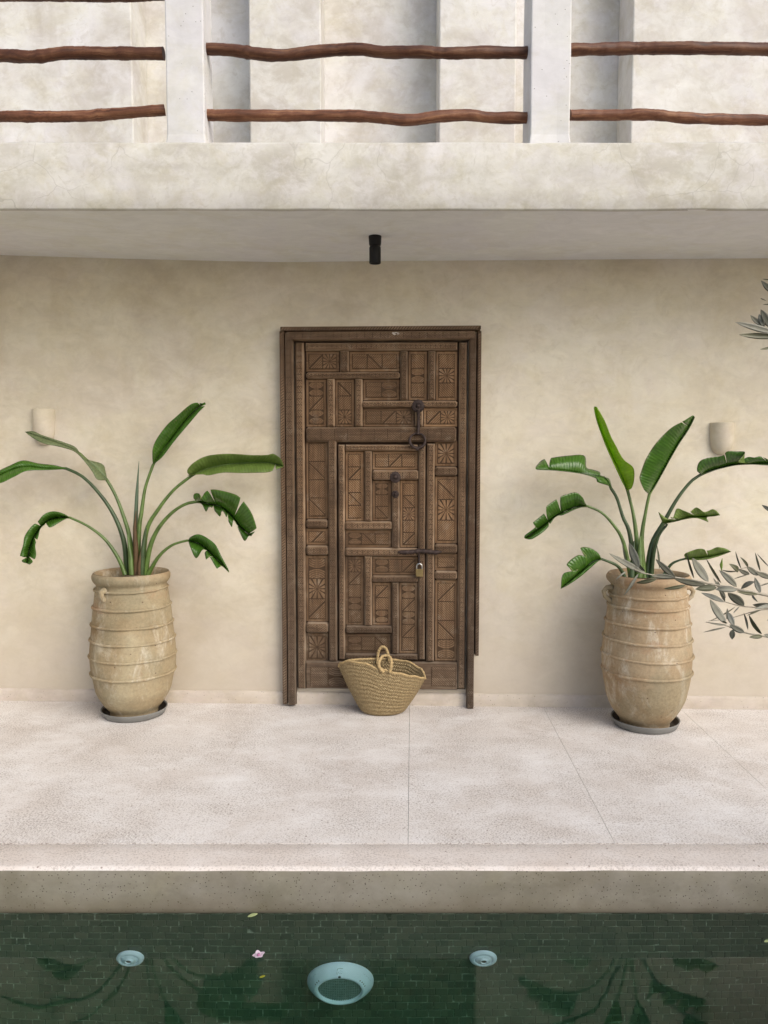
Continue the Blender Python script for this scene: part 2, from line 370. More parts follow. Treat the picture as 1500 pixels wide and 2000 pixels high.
def straw():
    M = Mat('palm_straw', 0.7, 0.3); U = M.n('SeparateXYZ', Vector=M.n('UVMap').outputs[0])
    u, v = U.outputs[0], U.outputs[1]                       # u: round the basket in stitches, v: row number
    fr = M.math('FRACT', v)
    zig = M.math('ABSOLUTE', M.math('SUBTRACT', fr, 0.5))
    s = M.math('SINE', M.math('MULTIPLY', M.math('ADD', u, M.math('MULTIPLY', zig, 2.4)), 6.2832))
    n = M.n('TexNoise', Vector=M.n('CombineXYZ', X=M.math('MULTIPLY', u, 0.55), Y=M.math('MULTIPLY', v, 1.0)).outputs[0], Scale=1.6, Detail=5.0, Roughness=0.7).outputs[0]
    c = M.ramp(n, [(0.28, (0.20, 0.13, 0.06)), (0.5, (0.36, 0.265, 0.135)), (0.72, (0.56, 0.45, 0.25))])
    c = M.mix(1.0, c, M.ramp(s, [(0.0, 0.58), (0.6, 1.12)]), 'MULTIPLY')
    M.col(c); M.bump(s, 0.6, 0.003); return M.m
m_straw = straw()
m_rope = simple('straw_rope', (0.40, 0.29, 0.145), 0.75, 0.2, 0, 0.3, 90, 0.5)

def tile():
    M = Mat('green_glazed_tile', 0.28, 0.5); P = M.pos()
    X = M.n('SeparateXYZ', Vector=P)
    cell = M.n('CombineXYZ', X=M.math('FLOOR', M.math('MULTIPLY', X.outputs[0], 1 / 0.0435)), Y=0.0, Z=M.math('FLOOR', M.math('MULTIPLY', X.outputs[2], 1 / 0.043))).outputs[0]
    wnz = M.n('TexWhiteNoise', Vector=cell).outputs[0]
    n = M.noise(P, 30, 4)
    c = M.ramp(M.math('ADD', M.math('MULTIPLY', wnz, 0.55), M.math('MULTIPLY', n, 0.45)), [(0.2, (0.060, 0.088, 0.062)), (0.5, (0.085, 0.112, 0.080)), (0.8, (0.118, 0.135, 0.097))])
    M.col(c); M.bump(n, 0.2, 0.004); return M.m
m_tile = tile()
def grout():
    M = Mat('pale_grout', 0.9, 0.2); P = M.pos()
    M.col(M.ramp(M.noise(P, 16, 5, 0.7), [(0.46, (0.07, 0.095, 0.07)), (0.56, (0.18, 0.225, 0.18)), (0.66, (0.42, 0.48, 0.41))])); return M.m
m_grout = grout()
m_fit = simple('pale_blue_plastic', (0.66, 0.76, 0.92), 0.4, 0.4, 0, 0.06, 20)
m_fit_dark = simple('fitting_slot', (0.015, 0.02, 0.025), 0.5)
m_lens = simple('ribbed_lens', (0.20, 0.29, 0.28), 0.2, 0.6, 0, 0.2, 90)
m_petal = simple('pink_petal', (0.58, 0.47, 0.54), 0.5, 0.3, 0, 0.15, 60)
m_petal_c = simple('petal_centre', (0.38, 0.16, 0.27), 0.5, 0.3)
m_fl_leaf = simple('pale_green_leaf', (0.36, 0.42, 0.20), 0.45, 0.4, 0, 0.2, 60)
m_yl_leaf = simple('yellow_leaf', (0.30, 0.30, 0.02), 0.45, 0.4, 0, 0.2, 60)

# ------------------------------------------------------------------ ground floor: wall, skirting
def wpt(x, off, z): return Vector((0, D0, 0)) + E * x + NW * off + Vector((0, 0, z))
wall = empty('house_wall', (0, D0, 0), 'beige trowelled plaster wall behind the carved door and the two urns', 'wall', rz=-ALPHA)
mb = MB(); rows = []
NX, NZ = 60, 30
for j in range(NZ + 1):
    rows.append([( -4.4 + 8.8 * i / NX, -0.004 * mnoise.noise(Vector((i * 0.31, j * 0.4, 3))), -0.1 + 2.8 * j / NZ) for i in range(NX + 1)])
mb.grid(rows); mb.box(-4.4, 4.4, 0.012, 0.30, -0.1, 2.7)
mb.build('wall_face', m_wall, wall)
mb = MB()
rows = []
prof = [(-0.012, 0.0), (-0.014, 0.03), (-0.013, 0.060), (-0.009, 0.068), (0.006, 0.072)]
for y, z in prof:
    rows.append([(-4.4 + 8.8 * i / 90, y - 0.004 * mnoise.noise(Vector((i * 0.5, z * 9, 0))), z + (0.004 * mnoise.noise(Vector((i * 0.4, 8, 0))) if z > 0.02 else -0.01)) for i in range(91)])
mb.grid(rows); mb.build('skirting', plaster('skirting_plaster', (0.43, 0.375, 0.305), (0.50, 0.44, 0.365), (0.57, 0.515, 0.44), 2.4, 8, pits=0.10), wall)

# ------------------------------------------------------------------ floor slabs, coping
floor = empty('floor', (0, 3.4, 0), kind='structure')
mb = MB(); mb.box(-4.5, 4.5, 2.55, 4.8, -0.10, -0.0002); mb.build('joint_bed', m_joint, floor)
JY = 2.655
jx = []
for px in (-1630, -904, -456, -20, 404, 813, 1225, 1640):
    x = px - 47 if False else px
    p = onz(797 + x - 0, 1647, 0) if False else None
base797 = onz(797, 1647, 0)
for off in (-1790, -1340, -904, -456, 0, 404, 813, 1225, 1640):
    jx.append(onz(797 + off, 1647, 0).x)
g = 0.0012
for a, b in zip(jx, jx[1:]):
    ga, gb = (0.0007 if q > 0.01 else 0.0004 for q in (a, b))
    # joints run square to the house wall
    def pt(x, s):           # s metres along the joint, towards the wall
        return Vector((x, JY, 0)) - NW * s
    mb = MB(); n = 10
    def depth(x): return ((Vector((x, JY, 0)) - Vector((0, D0, 0))).dot(NW)) + 0.02
    A = [pt(a + ga, 0), pt(b - gb, 0), pt(b - gb, depth(b)), pt(a + ga, depth(a))]
    dz = random.uniform(-0.0004, 0.0004)
    top = [p + Vector((0, 0, dz * 0.2)) for p in A]; low = [p - Vector((0, 0, 0.03)) for p in A]
    mb.add(low + top, [(4, 5, 6, 7), (0, 1, 5, 4), (1, 2, 6, 5), (2, 3, 7, 6), (3, 0, 4, 7)])
    o = mb.build('floor_slab', m_floor, floor, -Vector(floor.location))
coping = MB()
prof = [(JY - 0.005, -0.02, 0), (JY - 0.005, -0.003, 0), (JY - 0.012, 0.001, 0), (2.58, 0.001, 0), (2.515, 0.001, 0), (2.5025, 0.0009, 0), (2.500, 0.0006, 0), (2.493, -0.002, 0), (2.486, -0.009, 0)]
face = [(2.486, -0.009), (2.4825, -0.022), (2.482, -0.06), (2.482, -0.10), (2.483, -0.135), (2.487, -0.152), (2.494, -0.164), (2.52, -0.17)]
NXC = 220
def crow(y, z, k):
    return [(-4.5 + 9.0 * i / NXC, y + k * 0.006 * mnoise.noise(Vector((i * 0.16, 0, 5))) , z + k * 0.003 * mnoise.noise(Vector((i * 0.22, 4, 5)))) for i in range(NXC + 1)]
coping.grid([crow(y, z, 1.0 if y < 2.53 else 0.0) for y, z, _ in prof], 0)
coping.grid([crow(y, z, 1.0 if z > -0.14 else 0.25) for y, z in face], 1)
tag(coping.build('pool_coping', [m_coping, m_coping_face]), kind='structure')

# ------------------------------------------------------------------ pool
def wcell(k): return random.Random(k).random()
pw = MB(); pw.box(-4.5, 1.75, POOL_Y + 0.004, POOL_Y + 0.3, -1.7, -0.166)
pool_wall = tag(pw.build('pool_wall', m_grout), kind='structure')
TW, TH = 0.0435, 0.0430
def tile_mesh():
    t = MB(); w, h, d, c = TW / 2 - 0.0017, TH / 2 - 0.0017, 0.0022, 0.0008
    r0 = [(-w, 0, -h), (w, 0, -h), (w, 0, h), (-w, 0, h)]
    r1 = [(x, -d + c, z) for x, _, z in r0]; r2 = [(x * (1 - c / w), -d, z * (1 - c / h)) for x, _, z in r0]
    V = r0 + r1 + r2
    F = [(8, 9, 10, 11)]
    for o in (0, 4):
        for i in range(4): F.append((o + i, o + (i + 1) % 4, o + 4 + (i + 1) % 4, o + 4 + i))
    return V, F
TV, TF = tile_mesh(); tproto = None; rest = MB(); cnt = 0
tl = []
for j in range(27):
    z = -0.170 - TH * (j + 0.5); sh = (0.5 if j % 2 else 0.0) + random.uniform(-0.12, 0.12)
    for i in range(-52, 40):
        x = (i + sh) * TW
        if x > 1.73: continue
        tl.append((j, abs(x), x, z))
tl.sort(key=lambda t: (0 if t[1] < 1.28 else 1, t[0], t[1]))
for k, (j, _, x, z) in enumerate(tl):
    rx, rz = random.gauss(0, 0.018), random.gauss(0, 0.018); dy = random.uniform(-0.0012, 0.0012)
    Mx = Matrix.Translation((x, POOL_Y + 0.0045 + dy, z)) @ Matrix.Rotation(rx, 4, 'X') @ Matrix.Rotation(rz, 4, 'Z')
    if k < 300:
        if tproto is None:
            t = MB(); t.add(TV, TF); tproto = t.build('tile', m_tile, pool_wall); o = tproto
        else:
            o = tproto.copy(); COL.objects.link(o); o.parent = pool_wall
        o.matrix_local = Mx
    else:
        rest.add([Mx @ Vector(v) for v in TV], TF)
tag(rest.build('tile_field', m_tile, pool_wall), kind='stuff')
pf = MB(); pf.box(-4.5, 1.75, -1.5, POOL_Y + 0.3, -1.9, -1.32)
tag(pf.build('pool_floor', m_tile), kind='structure')
ps = MB(); ps.box(1.70, 1.95, -1.5, POOL_Y + 0.003, -1.9, -0.02); ps.box(-4.75, -4.45, -1.5, POOL_Y + 0.3, -1.9, -0.02); ps.box(-4.75, 1.95, -1.8, -1.2, -1.9, -0.02)
tag(ps.build('pool_side', m_tile), kind='structure')
def watermat():
    M = Mat('pool_water', 0.0, 0.5)
    M.col((0.97, 1.0, 0.985)); M.b.inputs['Transmission Weight'].default_value = 1.0; M.b.inputs['IOR'].default_value = 1.333
    P = M.pos(); M.bump(M.noise(P, 3.0, 2, 0.4), 0.025, 0.02)
    ab = M.n('VolumeAbsorption', Color=(0.30, 0.80, 0.62), Density=0.7)
    M.t.links.new(ab.outputs[0], M.t.nodes['Material Output'].inputs['Volume'])
    return M.m
wb = MB(); wb.box(-4.55, 1.80, -1.25, POOL_Y + 0.05, -1.40, WATER_Z)
tag(wb.build('water', watermat()), kind='structure')
# deck on the right of the pool and on the camera's side
dk = MB(); dk.box(1.705, 4.5, -1.2, 2.548, -0.3, -0.004); dk.box(-4.5, 4.5, -4.0, -1.205, -0.3, -0.004)
tag(dk.build('courtyard_paving', m_floor), kind='structure')

# ------------------------------------------------------------------ balcony
FY = 3.386
balc = empty('balcony', (0, FY, 2.44), 'pale plaster balcony front with white pillars over the carved door', 'balcony')
bl = -Vector(balc.location)
mb = MB(); rows = []
NXF = 160
def fr(y, z, kz, ky):
    return [(-4.4 + 8.8 * i / NXF, y + ky * 0.004 * mnoise.noise(Vector((i * 0.2, z * 3, 1))), z + kz * 0.0035 * mnoise.noise(Vector((i * 0.27, 6 + z, 2)))) for i in range(NXF + 1)]
for y, z, kz, ky in ((FY + 0.02, 2.440, 1, 0), (FY + 0.004, 2.4405, 1, 1), (FY, 2.446, 1, 1), (FY, 2.53, 0, 1), (FY, 2.62, 0, 1), (FY, 2.712, .6, 1), (FY + 0.006, 2.721, .6, 1), (FY + 0.03, 2.724, .4, 0), (FY + 0.26, 2.724, .4, 0)):
    rows.append(fr(y, z, kz, ky))
mb.grid(rows); mb.build('parapet', m_fascia, balc, bl)
mb = MB(); rows = []
for j in range(9):
    f = j / 8; r = []
    for i in range(81):
        x = -4.4 + 8.8 * i / 80; px = 750 + x * 357
        zb = 2.427 + (0.054 * max(0, min(1.5, (560 - px) / 560)) ** 1.2 if px < 560 else 0) - 0.004 * max(0, min(1.5, (px - 750) / 750))
        yb = D0 - math.tan(ALPHA) * x + 0.03
        r.append((x, FY + 0.006 + (yb - FY) * f, 2.4415 + (zb - 2.4415) * f))
    rows.append(r)
mb.grid(rows); mb.build('soffit', m_soffit, balc, bl)
mb = MB(); mb.box(-4.4, 4.4, FY + 0.26, 5.6, 2.50, 2.66); mb.build('balcony_floor', m_floor, balc, bl)
for xa, xb, xa2, xb2 in ((323, 397, 325, 397), (1037, 1116, 1037, 1114)):
    pa, pb = at(xa, 100, FY + 0.012), at(xb, 100, FY + 0.012)
    m = MB(); rows = []
    cx = (pa.x + pb.x) / 2; hw = (pb.x - pa.x) / 2; nseg = 26
    for j in range(nseg + 1):
        z = 2.70 + 1.5 * j / nseg; row = []
        ex = 0.008 * max(0, 1 - j / 0.9) 
        for (sx, sy) in ((-1, 0), (-0.33, 0), (0.33, 0), (1, 0), (1, 0.5), (1, 1), (-1, 1), (-1, 0.5)):
            q = mnoise.noise(Vector((sx * 2 + cx * 5, sy * 2, z * 2.2))) * 0.004
            row.append((cx + sx * (hw + ex + q), FY + 0.012 + sy * 0.175 - (ex if sy == 0 else 0) + q, z))
        rows.append(row)
    m.grid(rows, 0, None, False, True); o = m.build('pillar', m_pillar, balc, bl); bevel(o, 0.006, 2, 60)
RY = FY + 0.085
rails = [
    ([(-60, 108), (0, 108.5), (70, 111), (125, 104), (190, 104), (320, 105)], 12.8),
    ([(-60, 229), (0, 227.5), (150, 227.5), (225, 222), (322, 215)], 11.5),
    ([(-60, -12), (0, -10), (120, -10), (250, -9), (330, -14)], 12.5),
    ([(404, 96), (450, 98), (540, 108.5), (625, 100), (700, 96), (750, 102), (815, 101.5), (880, 104), (935, 102.5), (1035, 103)], 12.3),
    ([(404, 225), (500, 226), (675, 226), (750, 231), (800, 235), (855, 227.5), (915, 225), (960, 230), (1035, 230)], 11.8),
    ([(1112, 97.5), (1175, 96), (1225, 95), (1335, 94), (1500, 96.5), (1560, 98)], 12.6),
    ([(1112, 225), (1200, 225), (1270, 224), (1350, 231), (1500, 235), (1560, 236)], 11.2)]
for k, (P, rp) in enumerate(rails):
    pts, rad = [], []
    for i in range(141):
        x, y = spline(P, i / 140); i *= 48 / 140; p = at(x, y, RY + 0.012 * math.sin(i * 0.23 + k)); pts.append(p)
        rr = rp * 0.00203 * (1 + 0.13 * mnoise.noise(Vector((i * 0.30, k * 5, 0))) + 0.05 * mnoise.noise(Vector((i * 1.7, k * 5, 3))))
        kn = mnoise.noise(Vector((i * 0.55, k * 9, 7))); rr *= 1 + 0.22 * max(0, kn - 0.42)
        rad.append(rr)
    m = MB(); m.tube(pts, rad, 16, uvs=True)
    for q in range(141):
        for e in range(16):
            v = Vector(m.v[q * 16 + e]); d = v - pts[q]
            m.v[q * 16 + e] = tuple(pts[q] + d * (1 + 0.09 * mnoise.noise(Vector((v.x * 5, e * 1.3, k))) + 0.05 * mnoise.noise(v * 40)))
    m.build('rail', m_pole, balc, bl)

# ------------------------------------------------------------------ upper storey wall with pilasters
UY, UF = 5.10, 4.80
up = empty('upper_wall', (0, UY, 2.66), 'cream plaster upper wall with shallow pilasters behind the balcony rails', 'wall')
ul = -Vector(up.location)
mb = MB(); mb.box(-5.2, 5.2, UY, UY + 0.3, 2.66, 5.6); mb.build('wall_face', m_upper, up, ul)
for a, b in ((-900, 258), (487, 627), (858, 1008), (1235, 2300)):
    xa, xb = at(a, 130, UF).x, at(b, 130, UF).x
    m = MB(); m.box(xa, xb, UF, UY - 0.002, 2.664, 5.6); o = m.build('pilaster', m_upper, up, ul); bevel(o, 0.008, 2)
# unseen court walls, added to hold back sky light from the sides
for nm, lab, bx in (('unseen_court_wall', 'unseen plain plaster wall added facing the carved door to limit sky light', (-5.0, 5.0, -6.3, -6.0, -0.3, 1.2)),
                    ('unseen_court_wall', 'unseen plain plaster side wall added past the spiral-ringed urn to limit sky light', (-4.8, -4.5, -4.0, 5.6, -0.3, 3.9))):
    m = MB(); m.box(*bx); tag(m.build(nm, m_fascia), lab, 'wall')

# ------------------------------------------------------------------ spotlight, sconces
sy = 3.77; sp_x = at(732.5, 480, sy).x
spot = empty('ceiling_spotlight', (sp_x, sy, 2.436), 'small black cylinder spotlight fixed under the balcony', 'spotlight')
m = MB(); m.lathe([(0.0, 0.004), (0.031, 0.004), (0.0312, 0.0), (0.029, -0.038), (0.027, -0.045), (0.0, -0.045)], 32); m.build('mount', m_black, spot)
m = MB(); m.lathe([(0.015, -0.04), (0.015, -0.055)], 20); m.build('joint', m_black, spot)
m = MB(); m.lathe([(0.0, -0.051), (0.0265, -0.051), (0.0278, -0.054), (0.0278, -0.127), (0.0265, -0.1285), (0.023, -0.1285), (0.022, -0.115), (0.0, -0.115)], 32); m.build('lamp_tube', m_black, spot)
for (cx, ty, by, hw, lab) in ((77.5, 798, 869, 22.5, 'plaster half-cup wall sconce above the plant in the pale urn with the broken lug'),
                              (1417.5, 825, 888, 23, 'plaster half-cup wall sconce partly hidden by a leaf, nearest the olive branches')):
    x, zt = wl(cx, ty, 0.05); _, zb = wl(cx, by, 0.04); h = zt - zb; r = hw * 0.00278
    o = empty('wall_sconce', wpt(x, 0.0, zt), lab, 'wall light', 'half-cup sconces on the plaster wall', rz=-ALPHA)
    pr = [(r * 1.0, 0), (r * 0.995, -h * 0.25), (r * 0.97, -h * 0.5), (r * 0.90, -h * 0.70), (r * 0.76, -h * 0.85), (r * 0.52, -h * 0.95), (r * 0.25, -h * 0.99), (0.0, -h)]
    inner = [(0.0, -h + 0.012)] + [(q - 0.007, z + 0.004) for q, z in pr[::-1][2:-1]] + [(r - 0.007, -0.002), (r - 0.003, 0.0015), (r, 0)]
    m = MB(); m.lathe(pr[::-1], 28, (0, 0, 0), 0, math.pi, 2 * math.pi); m.build('shade', m_sconce, o)
    m = MB(); m.lathe(inner, 28, (0, 0, 0), 0, math.pi, 2 * math.pi); m.build('rim', m_sconce, o)

# ------------------------------------------------------------------ carved door
door = empty('carved_door', (0, D0, 0), 'old carved wooden door in a dark rope-edged frame with panels and iron knockers', 'door', rz=-ALPHA)
def clip(poly, nx, nz, d):          # keep nx*x+nz*z <= d
    out = []
    for i in range(len(poly)):
        a, b = poly[i], poly[(i + 1) % len(poly)]
        fa, fb = nx * a[0] + nz * a[1] - d, nx * b[0] + nz * b[1] - d
        if fa <= 0: out.append(a)
        if (fa < 0 < fb) or (fb < 0 < fa):
            t = fa / (fa - fb); out.append((a[0] + (b[0] - a[0]) * t, a[1] + (b[1] - a[1]) * t))
    return out
def ext(mb, poly, y, h, uo=(0, 0), vert=True):
    """a raised strip: polygon in the door plane, its top h in front of y, sides sloped"""
    n = len(poly)
    if n < 3: return
    ar = sum(poly[i][0] * poly[(i + 1) % n][1] - poly[(i + 1) % n][0] * poly[i][1] for i in range(n))
    if abs(ar) < 3e-6: return
    if ar < 0: poly = poly[::-1]
    cx = sum(p[0] for p in poly) / n; cz = sum(p[1] for p in poly) / n
    V = [(x, y, z) for x, z in poly] + [(x + (cx - x) * 0.10, y - h, z + (cz - z) * 0.10) for x, z in poly]
    F = [tuple(range(n, 2 * n))] + [(i, (i + 1) % n, n + (i + 1) % n, n + i) for i in range(n)]
    U = [((z if vert else x) + uo[0], (x if vert else z) + uo[1]) for x, _, z in V]
    mb.add(V, F, 0, U)
def inlay(mb, x0, x1, z0, z1, y):
    mb.add([(x0, y - 0.0003, z0), (x1, y - 0.0003, z0), (x1, y - 0.0003, z1), (x0, y - 0.0003, z1)], [(0, 1, 2, 3)], 1)
def hatch(mb, poly, ang, pitch, duty, y, h, vert):
    nx, nz = math.cos(ang), math.sin(ang)
    ds = [nx * x + nz * z for x, z in poly]; d = min(ds) + pitch * random.uniform(0.1, 0.4)
    while d < max(ds):
        q = clip(clip(poly, nx, nz, d + pitch * duty), -nx, -nz, -d)
        ext(mb, q, y, h, (random.random() * 0.01, 0), vert); d += pitch
PI = math.pi
HC = 0.0028
def carve_strip(mb, x0, x1, z0, z1, y, vert):
    """a border of hatched triangles along a stile or rail"""
    W = (x1 - x0) if vert else (z1 - z0); L = (z1 - z0) if vert else (x1 - x0)
    if W < 0.010 or L < 0.02: return
    inlay(mb, x0, x1, z0, z1, y)
    n = max(1, round(L / (W * 1.25))); c = L / n
    for i in range(n):
        a, b = i * c + 0.0015, (i + 1) * c - 0.0015
        f = (lambda s, w: (x0 + w, z0 + s)) if vert else (lambda s, w: (x0 + s, z0 + w))
        fl = i % 2
        t1 = [f(a, 0), f(b, 0), f(b if fl else a, W)]; t2 = [f(b, W), f(a, W), f(a if fl else b, 0)]
        th = math.atan2(W, c) if vert is False else math.atan2(c, W)
        s1 = th if fl else -th
        hatch(mb, t1, s1 + PI / 2, 0.0088, 0.70, y, HC, vert); hatch(mb, t2, -s1 + PI / 2, 0.0088, 0.70, y, HC, vert)
def carve_cells(mb, x0, x1, z0, z1, y):
    W, H = x1 - x0, z1 - z0; vert = H > W
    n = max(1, round((H if vert else W) / (W if vert else H) * 0.95))
    last = None; inlay(mb, x0, x1, z0, z1, y)
    for i in range(n):
        if vert: cx0, cx1, cz0, cz1 = x0, x1, z0 + H * i / n, z0 + H * (i + 1) / n
        else: cx0, cx1, cz0, cz1 = x0 + W * i / n, x0 + W * (i + 1) / n, z0, z1
        m_ = 0.0025; cx0 += m_; cx1 -= m_; cz0 += m_; cz1 -= m_
        q = [(cx0, cz0), (cx1, cz0), (cx1, cz1), (cx0, cz1)]
        kind = random.choice([k for k in ('diag', 'diag', 'diag', 'star', 'arcs', 'split', 'split', 'split') if k != last]); last = kind
        mx, mz = (cx0 + cx1) / 2, (cz0 + cz1) / 2
        if kind == 'diag':
            hatch(mb, q, random.choice((PI / 4, -PI / 4)), 0.0090, 0.70, y, HC, vert)
        elif kind == 'split':
            s = random.choice((1, -1)); w = 0.004
            A = clip(q, 1 * s, 1, mx * s + mz - w); B = clip(q, -1 * s, -1, -(mx * s + mz) - w)
            hatch(mb, A, PI / 4 * s, 0.0090, 0.70, y, HC, vert); hatch(mb, B, -PI / 4 * s, 0.0090, 0.70, y, HC, vert)
        elif kind in ('star', 'fan'):
            o = (mx, mz) if kind == 'star' else random.choice(q)
            N = 12 if kind == 'star' else 28
            for k in range(N):
                a, b = 2 * PI * (k + 0.16) / N, 2 * PI * (k + 0.84) / N
                w = clip(clip(q, math.sin(a), -math.cos(a), math.sin(a) * o[0] - math.cos(a) * o[1]), -math.sin(b), math.cos(b), -math.sin(b) * o[0] + math.cos(b) * o[1])
                am = (a + b) / 2
                if w and any((p[0] - o[0]) * math.cos(am) + (p[1] - o[1]) * math.sin(am) > 0.003 for p in w): ext(mb, w, y, HC, (0, 0), vert)
        else:
            for s in (-1, 1):
                for k in range(5):
                    r0, r1 = (cz1 - cz0) * (0.26 + 0.105 * k), (cz1 - cz0) * (0.26 + 0.105 * k + 0.078)
                    cz = mz + s * (cz1 - cz0) * 0.78; seg = 5; sp = 0.9
                    for e in range(seg):
                        a0 = -s * PI / 2 + sp * (e / seg - 0.5) * 2; a1 = -s * PI / 2 + sp * ((e + 1) / seg - 0.5) * 2
                        pl = [(mx + r * math.cos(t), cz + r * math.sin(t)) for r, t in ((r0, a0), (r1, a0), (r1, a1), (r0, a1))]
                        for nx, nz, d in ((1, 0, cx1), (-1, 0, -cx0), (0, 1, cz1), (0, -1, -cz0)): pl = clip(pl, nx, nz, d) if pl else pl
                        if s > 0: pl = clip(pl, 0, -1, -mz) if pl else pl
                        else: pl = clip(pl, 0, 1, mz) if pl else pl
                        ext(mb, pl, y, HC, (0, 0), vert)
def board(mb, x0, x1, z0, z1, y0, y1, c, cut=0.0, vert=None, edge=0):
    """bevelled board: foot at y0, face at y1 (nearer the viewer), sloped moulded edge c wide, corners cut"""
    if vert is None: vert = (z1 - z0) > (x1 - x0)
    def ring(i, y):
        a, b, d, e = x0 + i, x1 - i, z0 + i, z1 - i; k = max(cut - i * 0.4, 0.0006)
        return [(a + k, y, d), (b - k, y, d), (b, y, d + k), (b, y, e - k), (b - k, y, e), (a + k, y, e), (a, y, e - k), (a, y, d + k)]
    R_ = [ring(0, y0), ring(0.0008, y0 + (y1 - y0) * 0.45), ring(c * 0.75, y0 + (y1 - y0) * 0.86), ring(c, y1)]
    V = [p for r in R_ for p in r]; F = [tuple(range(24, 32))]; F2 = []
    for j in range(3):
        for i in range(8): (F2 if j == 1 and edge else F).append((8 * j + i, 8 * j + (i + 1) % 8, 8 * j + 8 + (i + 1) % 8, 8 * j + 8 + i))
    uo = (random.random() * 5, random.random() * 5)
    UV = [((z if vert else x) + uo[0], (x if vert else z) + uo[1]) for x, _, z in V]
    mb.add(V, F, 0, UV)
    if F2: mb.add(V, F2, edge, UV)
def rect(x0, x1, y0, y1, off=0.03):
    ym, xm = (y0 + y1) / 2, (x0 + x1) / 2
    return wl(x0, ym, off)[0], wl(x1, ym, off)[0], wl(xm, y1, off)[1], wl(xm, y0, off)[1]
def rail_piece(r, name='rail', mat=None, y0=-0.006, y1=-0.040, c=0.0095, cut=0.0, carve=True, parent=None, gap=0.0008):
    x0, x1, z0, z1 = rect(*r); x0 += gap; x1 -= gap; z0 += gap; z1 -= gap
    m = MB(); vert = (z1 - z0) > (x1 - x0)
    c = min(c, (x1 - x0) * 0.22, (z1 - z0) * 0.22)
    board(m, x0, x1, z0, z1, y0, y1, c, cut, None, 2)
    if carve:
        i = c + 0.002; carve_strip(m, x0 + i, x1 - i, z0 + i, z1 - i, y1, vert)
    return m.build(name, [mat or m_wood, m_groove, m_wood_worn], parent or door)
def panel_piece(r, parent=None):
    x0, x1, z0, z1 = rect(*r, off=0.02)
    m = MB(); board(m, x0 + 0.001, x1 - 0.001, z0 + 0.001, z1 - 0.001, -0.004, -0.009, 0.003)
    i = 0.013; board(m, x0 + i, x1 - i, z0 + i, z1 - i, -0.0088, -0.0128, 0.003)
    j = i + 0.003; carve_cells(m, x0 + j, x1 - j, z0 + j, z1 - j, -0.0128)
    return m.build('panel', [m_wood_panel, m_groove], parent or door)
# back board of the leaf
x0, x1, z0, z1 = rect(577, 912, 666, 1347); m = MB(); m.box(x0, x1, -0.006, -0.001, z0, z1); m.build('back_board', m_gap, door)
# outer frame: jambs, head, rope mouldings
def frame_piece(r, y0, y1, name, c=0.006, carve=True):
    return rail_piece(r, name, m_wood_frame, y0, y1, c, 0, carve, gap=0.0004)
frame_piece((559.5, 576.5, 650, 1375.5), -0.001, -0.062, 'jamb')
frame_piece((913, 928.5, 650, 1383), -0.001, -0.060, 'jamb')
frame_piece((559.5, 928.5, 647, 665.5), -0.001, -0.066, 'frame_head')
def rope(r, vert, y0=-0.001, y1=-0.060):
    x0, x1, z0, z1 = rect(*r, off=0.05); m = MB(); board(m, x0, x1, z0, z1, y0, y1, 0.003)
    L = (z1 - z0) if vert else (x1 - x0); W = (x1 - x0) if vert else (z1 - z0); n = int(L / 0.0150)
    w0, w1 = W * 0.2, W * 0.82
    inlay(m, x0 + W * 0.15 if vert else x0, x1 - W * 0.15 if vert else x1, z0 if vert else z0 + W * 0.15, z1 if vert else z1 - W * 0.15, y1)
    for k in range(n):
        a = (k + 0.1) * L / n; b = a + L / n * 0.62; s = (w1 - w0) * 0.75
        pl = [(w0, a), (w0, b), (w1, b + s), (w1, a + s)] if k < n - 1 else []
        pl = [((x0 + w, z0 + t) if vert else (x0 + t, z0 + w)) for w, t in pl]
        if pl: ext(m, pl, y1, 0.004, (0, 0), vert)
    m.build('rope_moulding', [m_wood_frame, m_groove], door)
rope((548.5, 559, 646.8, 1374), True); rope((929.5, 938.5, 646.8, 1280), True); rope((548, 939, 636.5, 646.5), False)
m = MB()
for k in range(7):
    px, py = 757 + random.uniform(0, 21), 651 + random.uniform(-2, 2); x, z = wl(px, py, 0.067)
    s = random.uniform(0.002, 0.006); m.add([(x + s * 1.6 * math.cos(a), -0.0705, z + s * 0.6 * math.sin(a)) for a in (0.2, 1.3, 2.4, 3.5, 4.4, 5.5)], [(0, 1, 2, 3, 4, 5)])
o = m.build('paint_flake', m_flake, door); o.modifiers.new('solid', 'SOLIDIFY').thickness = 0.001
# stiles and rails of the big leaf
for r in ((578, 596, 668, 1346), (894.5, 911, 668, 1346)): rail_piece(r, 'stile', y1=-0.042)
rail_piece((596, 894, 668, 685), 'rail', y1=-0.042)
rail_piece((596, 894, 1292, 1347), 'bottom_rail', y1=-0.042, carve=False)
for r in ((640.5, 658.5, 858, 1292), (832.5, 849, 866, 1292)): rail_piece(r, 'stile', y1=-0.043)
bars = [(597, 782, 726, 740), (706, 894, 782, 796), (597, 892, 833.5, 864), (597, 641, 1014, 1032), (597, 642, 1065, 1085), (597, 642, 1215, 1237),
        (849, 894, 911, 930), (849, 894, 1062, 1082), (849, 894, 1115, 1133)]
for r in bars: rail_piece(r, 'rail', cut=0.010, c=0.010)
for r in ((663, 682, 684, 727), (781, 797, 684, 782), (835, 851, 684, 782), (638, 654, 739, 834), (692.5, 708.5, 739, 834), (809.5, 827, 795, 834)):
    rail_piece(r, 'mullion', y1=-0.039, cut=0.004)
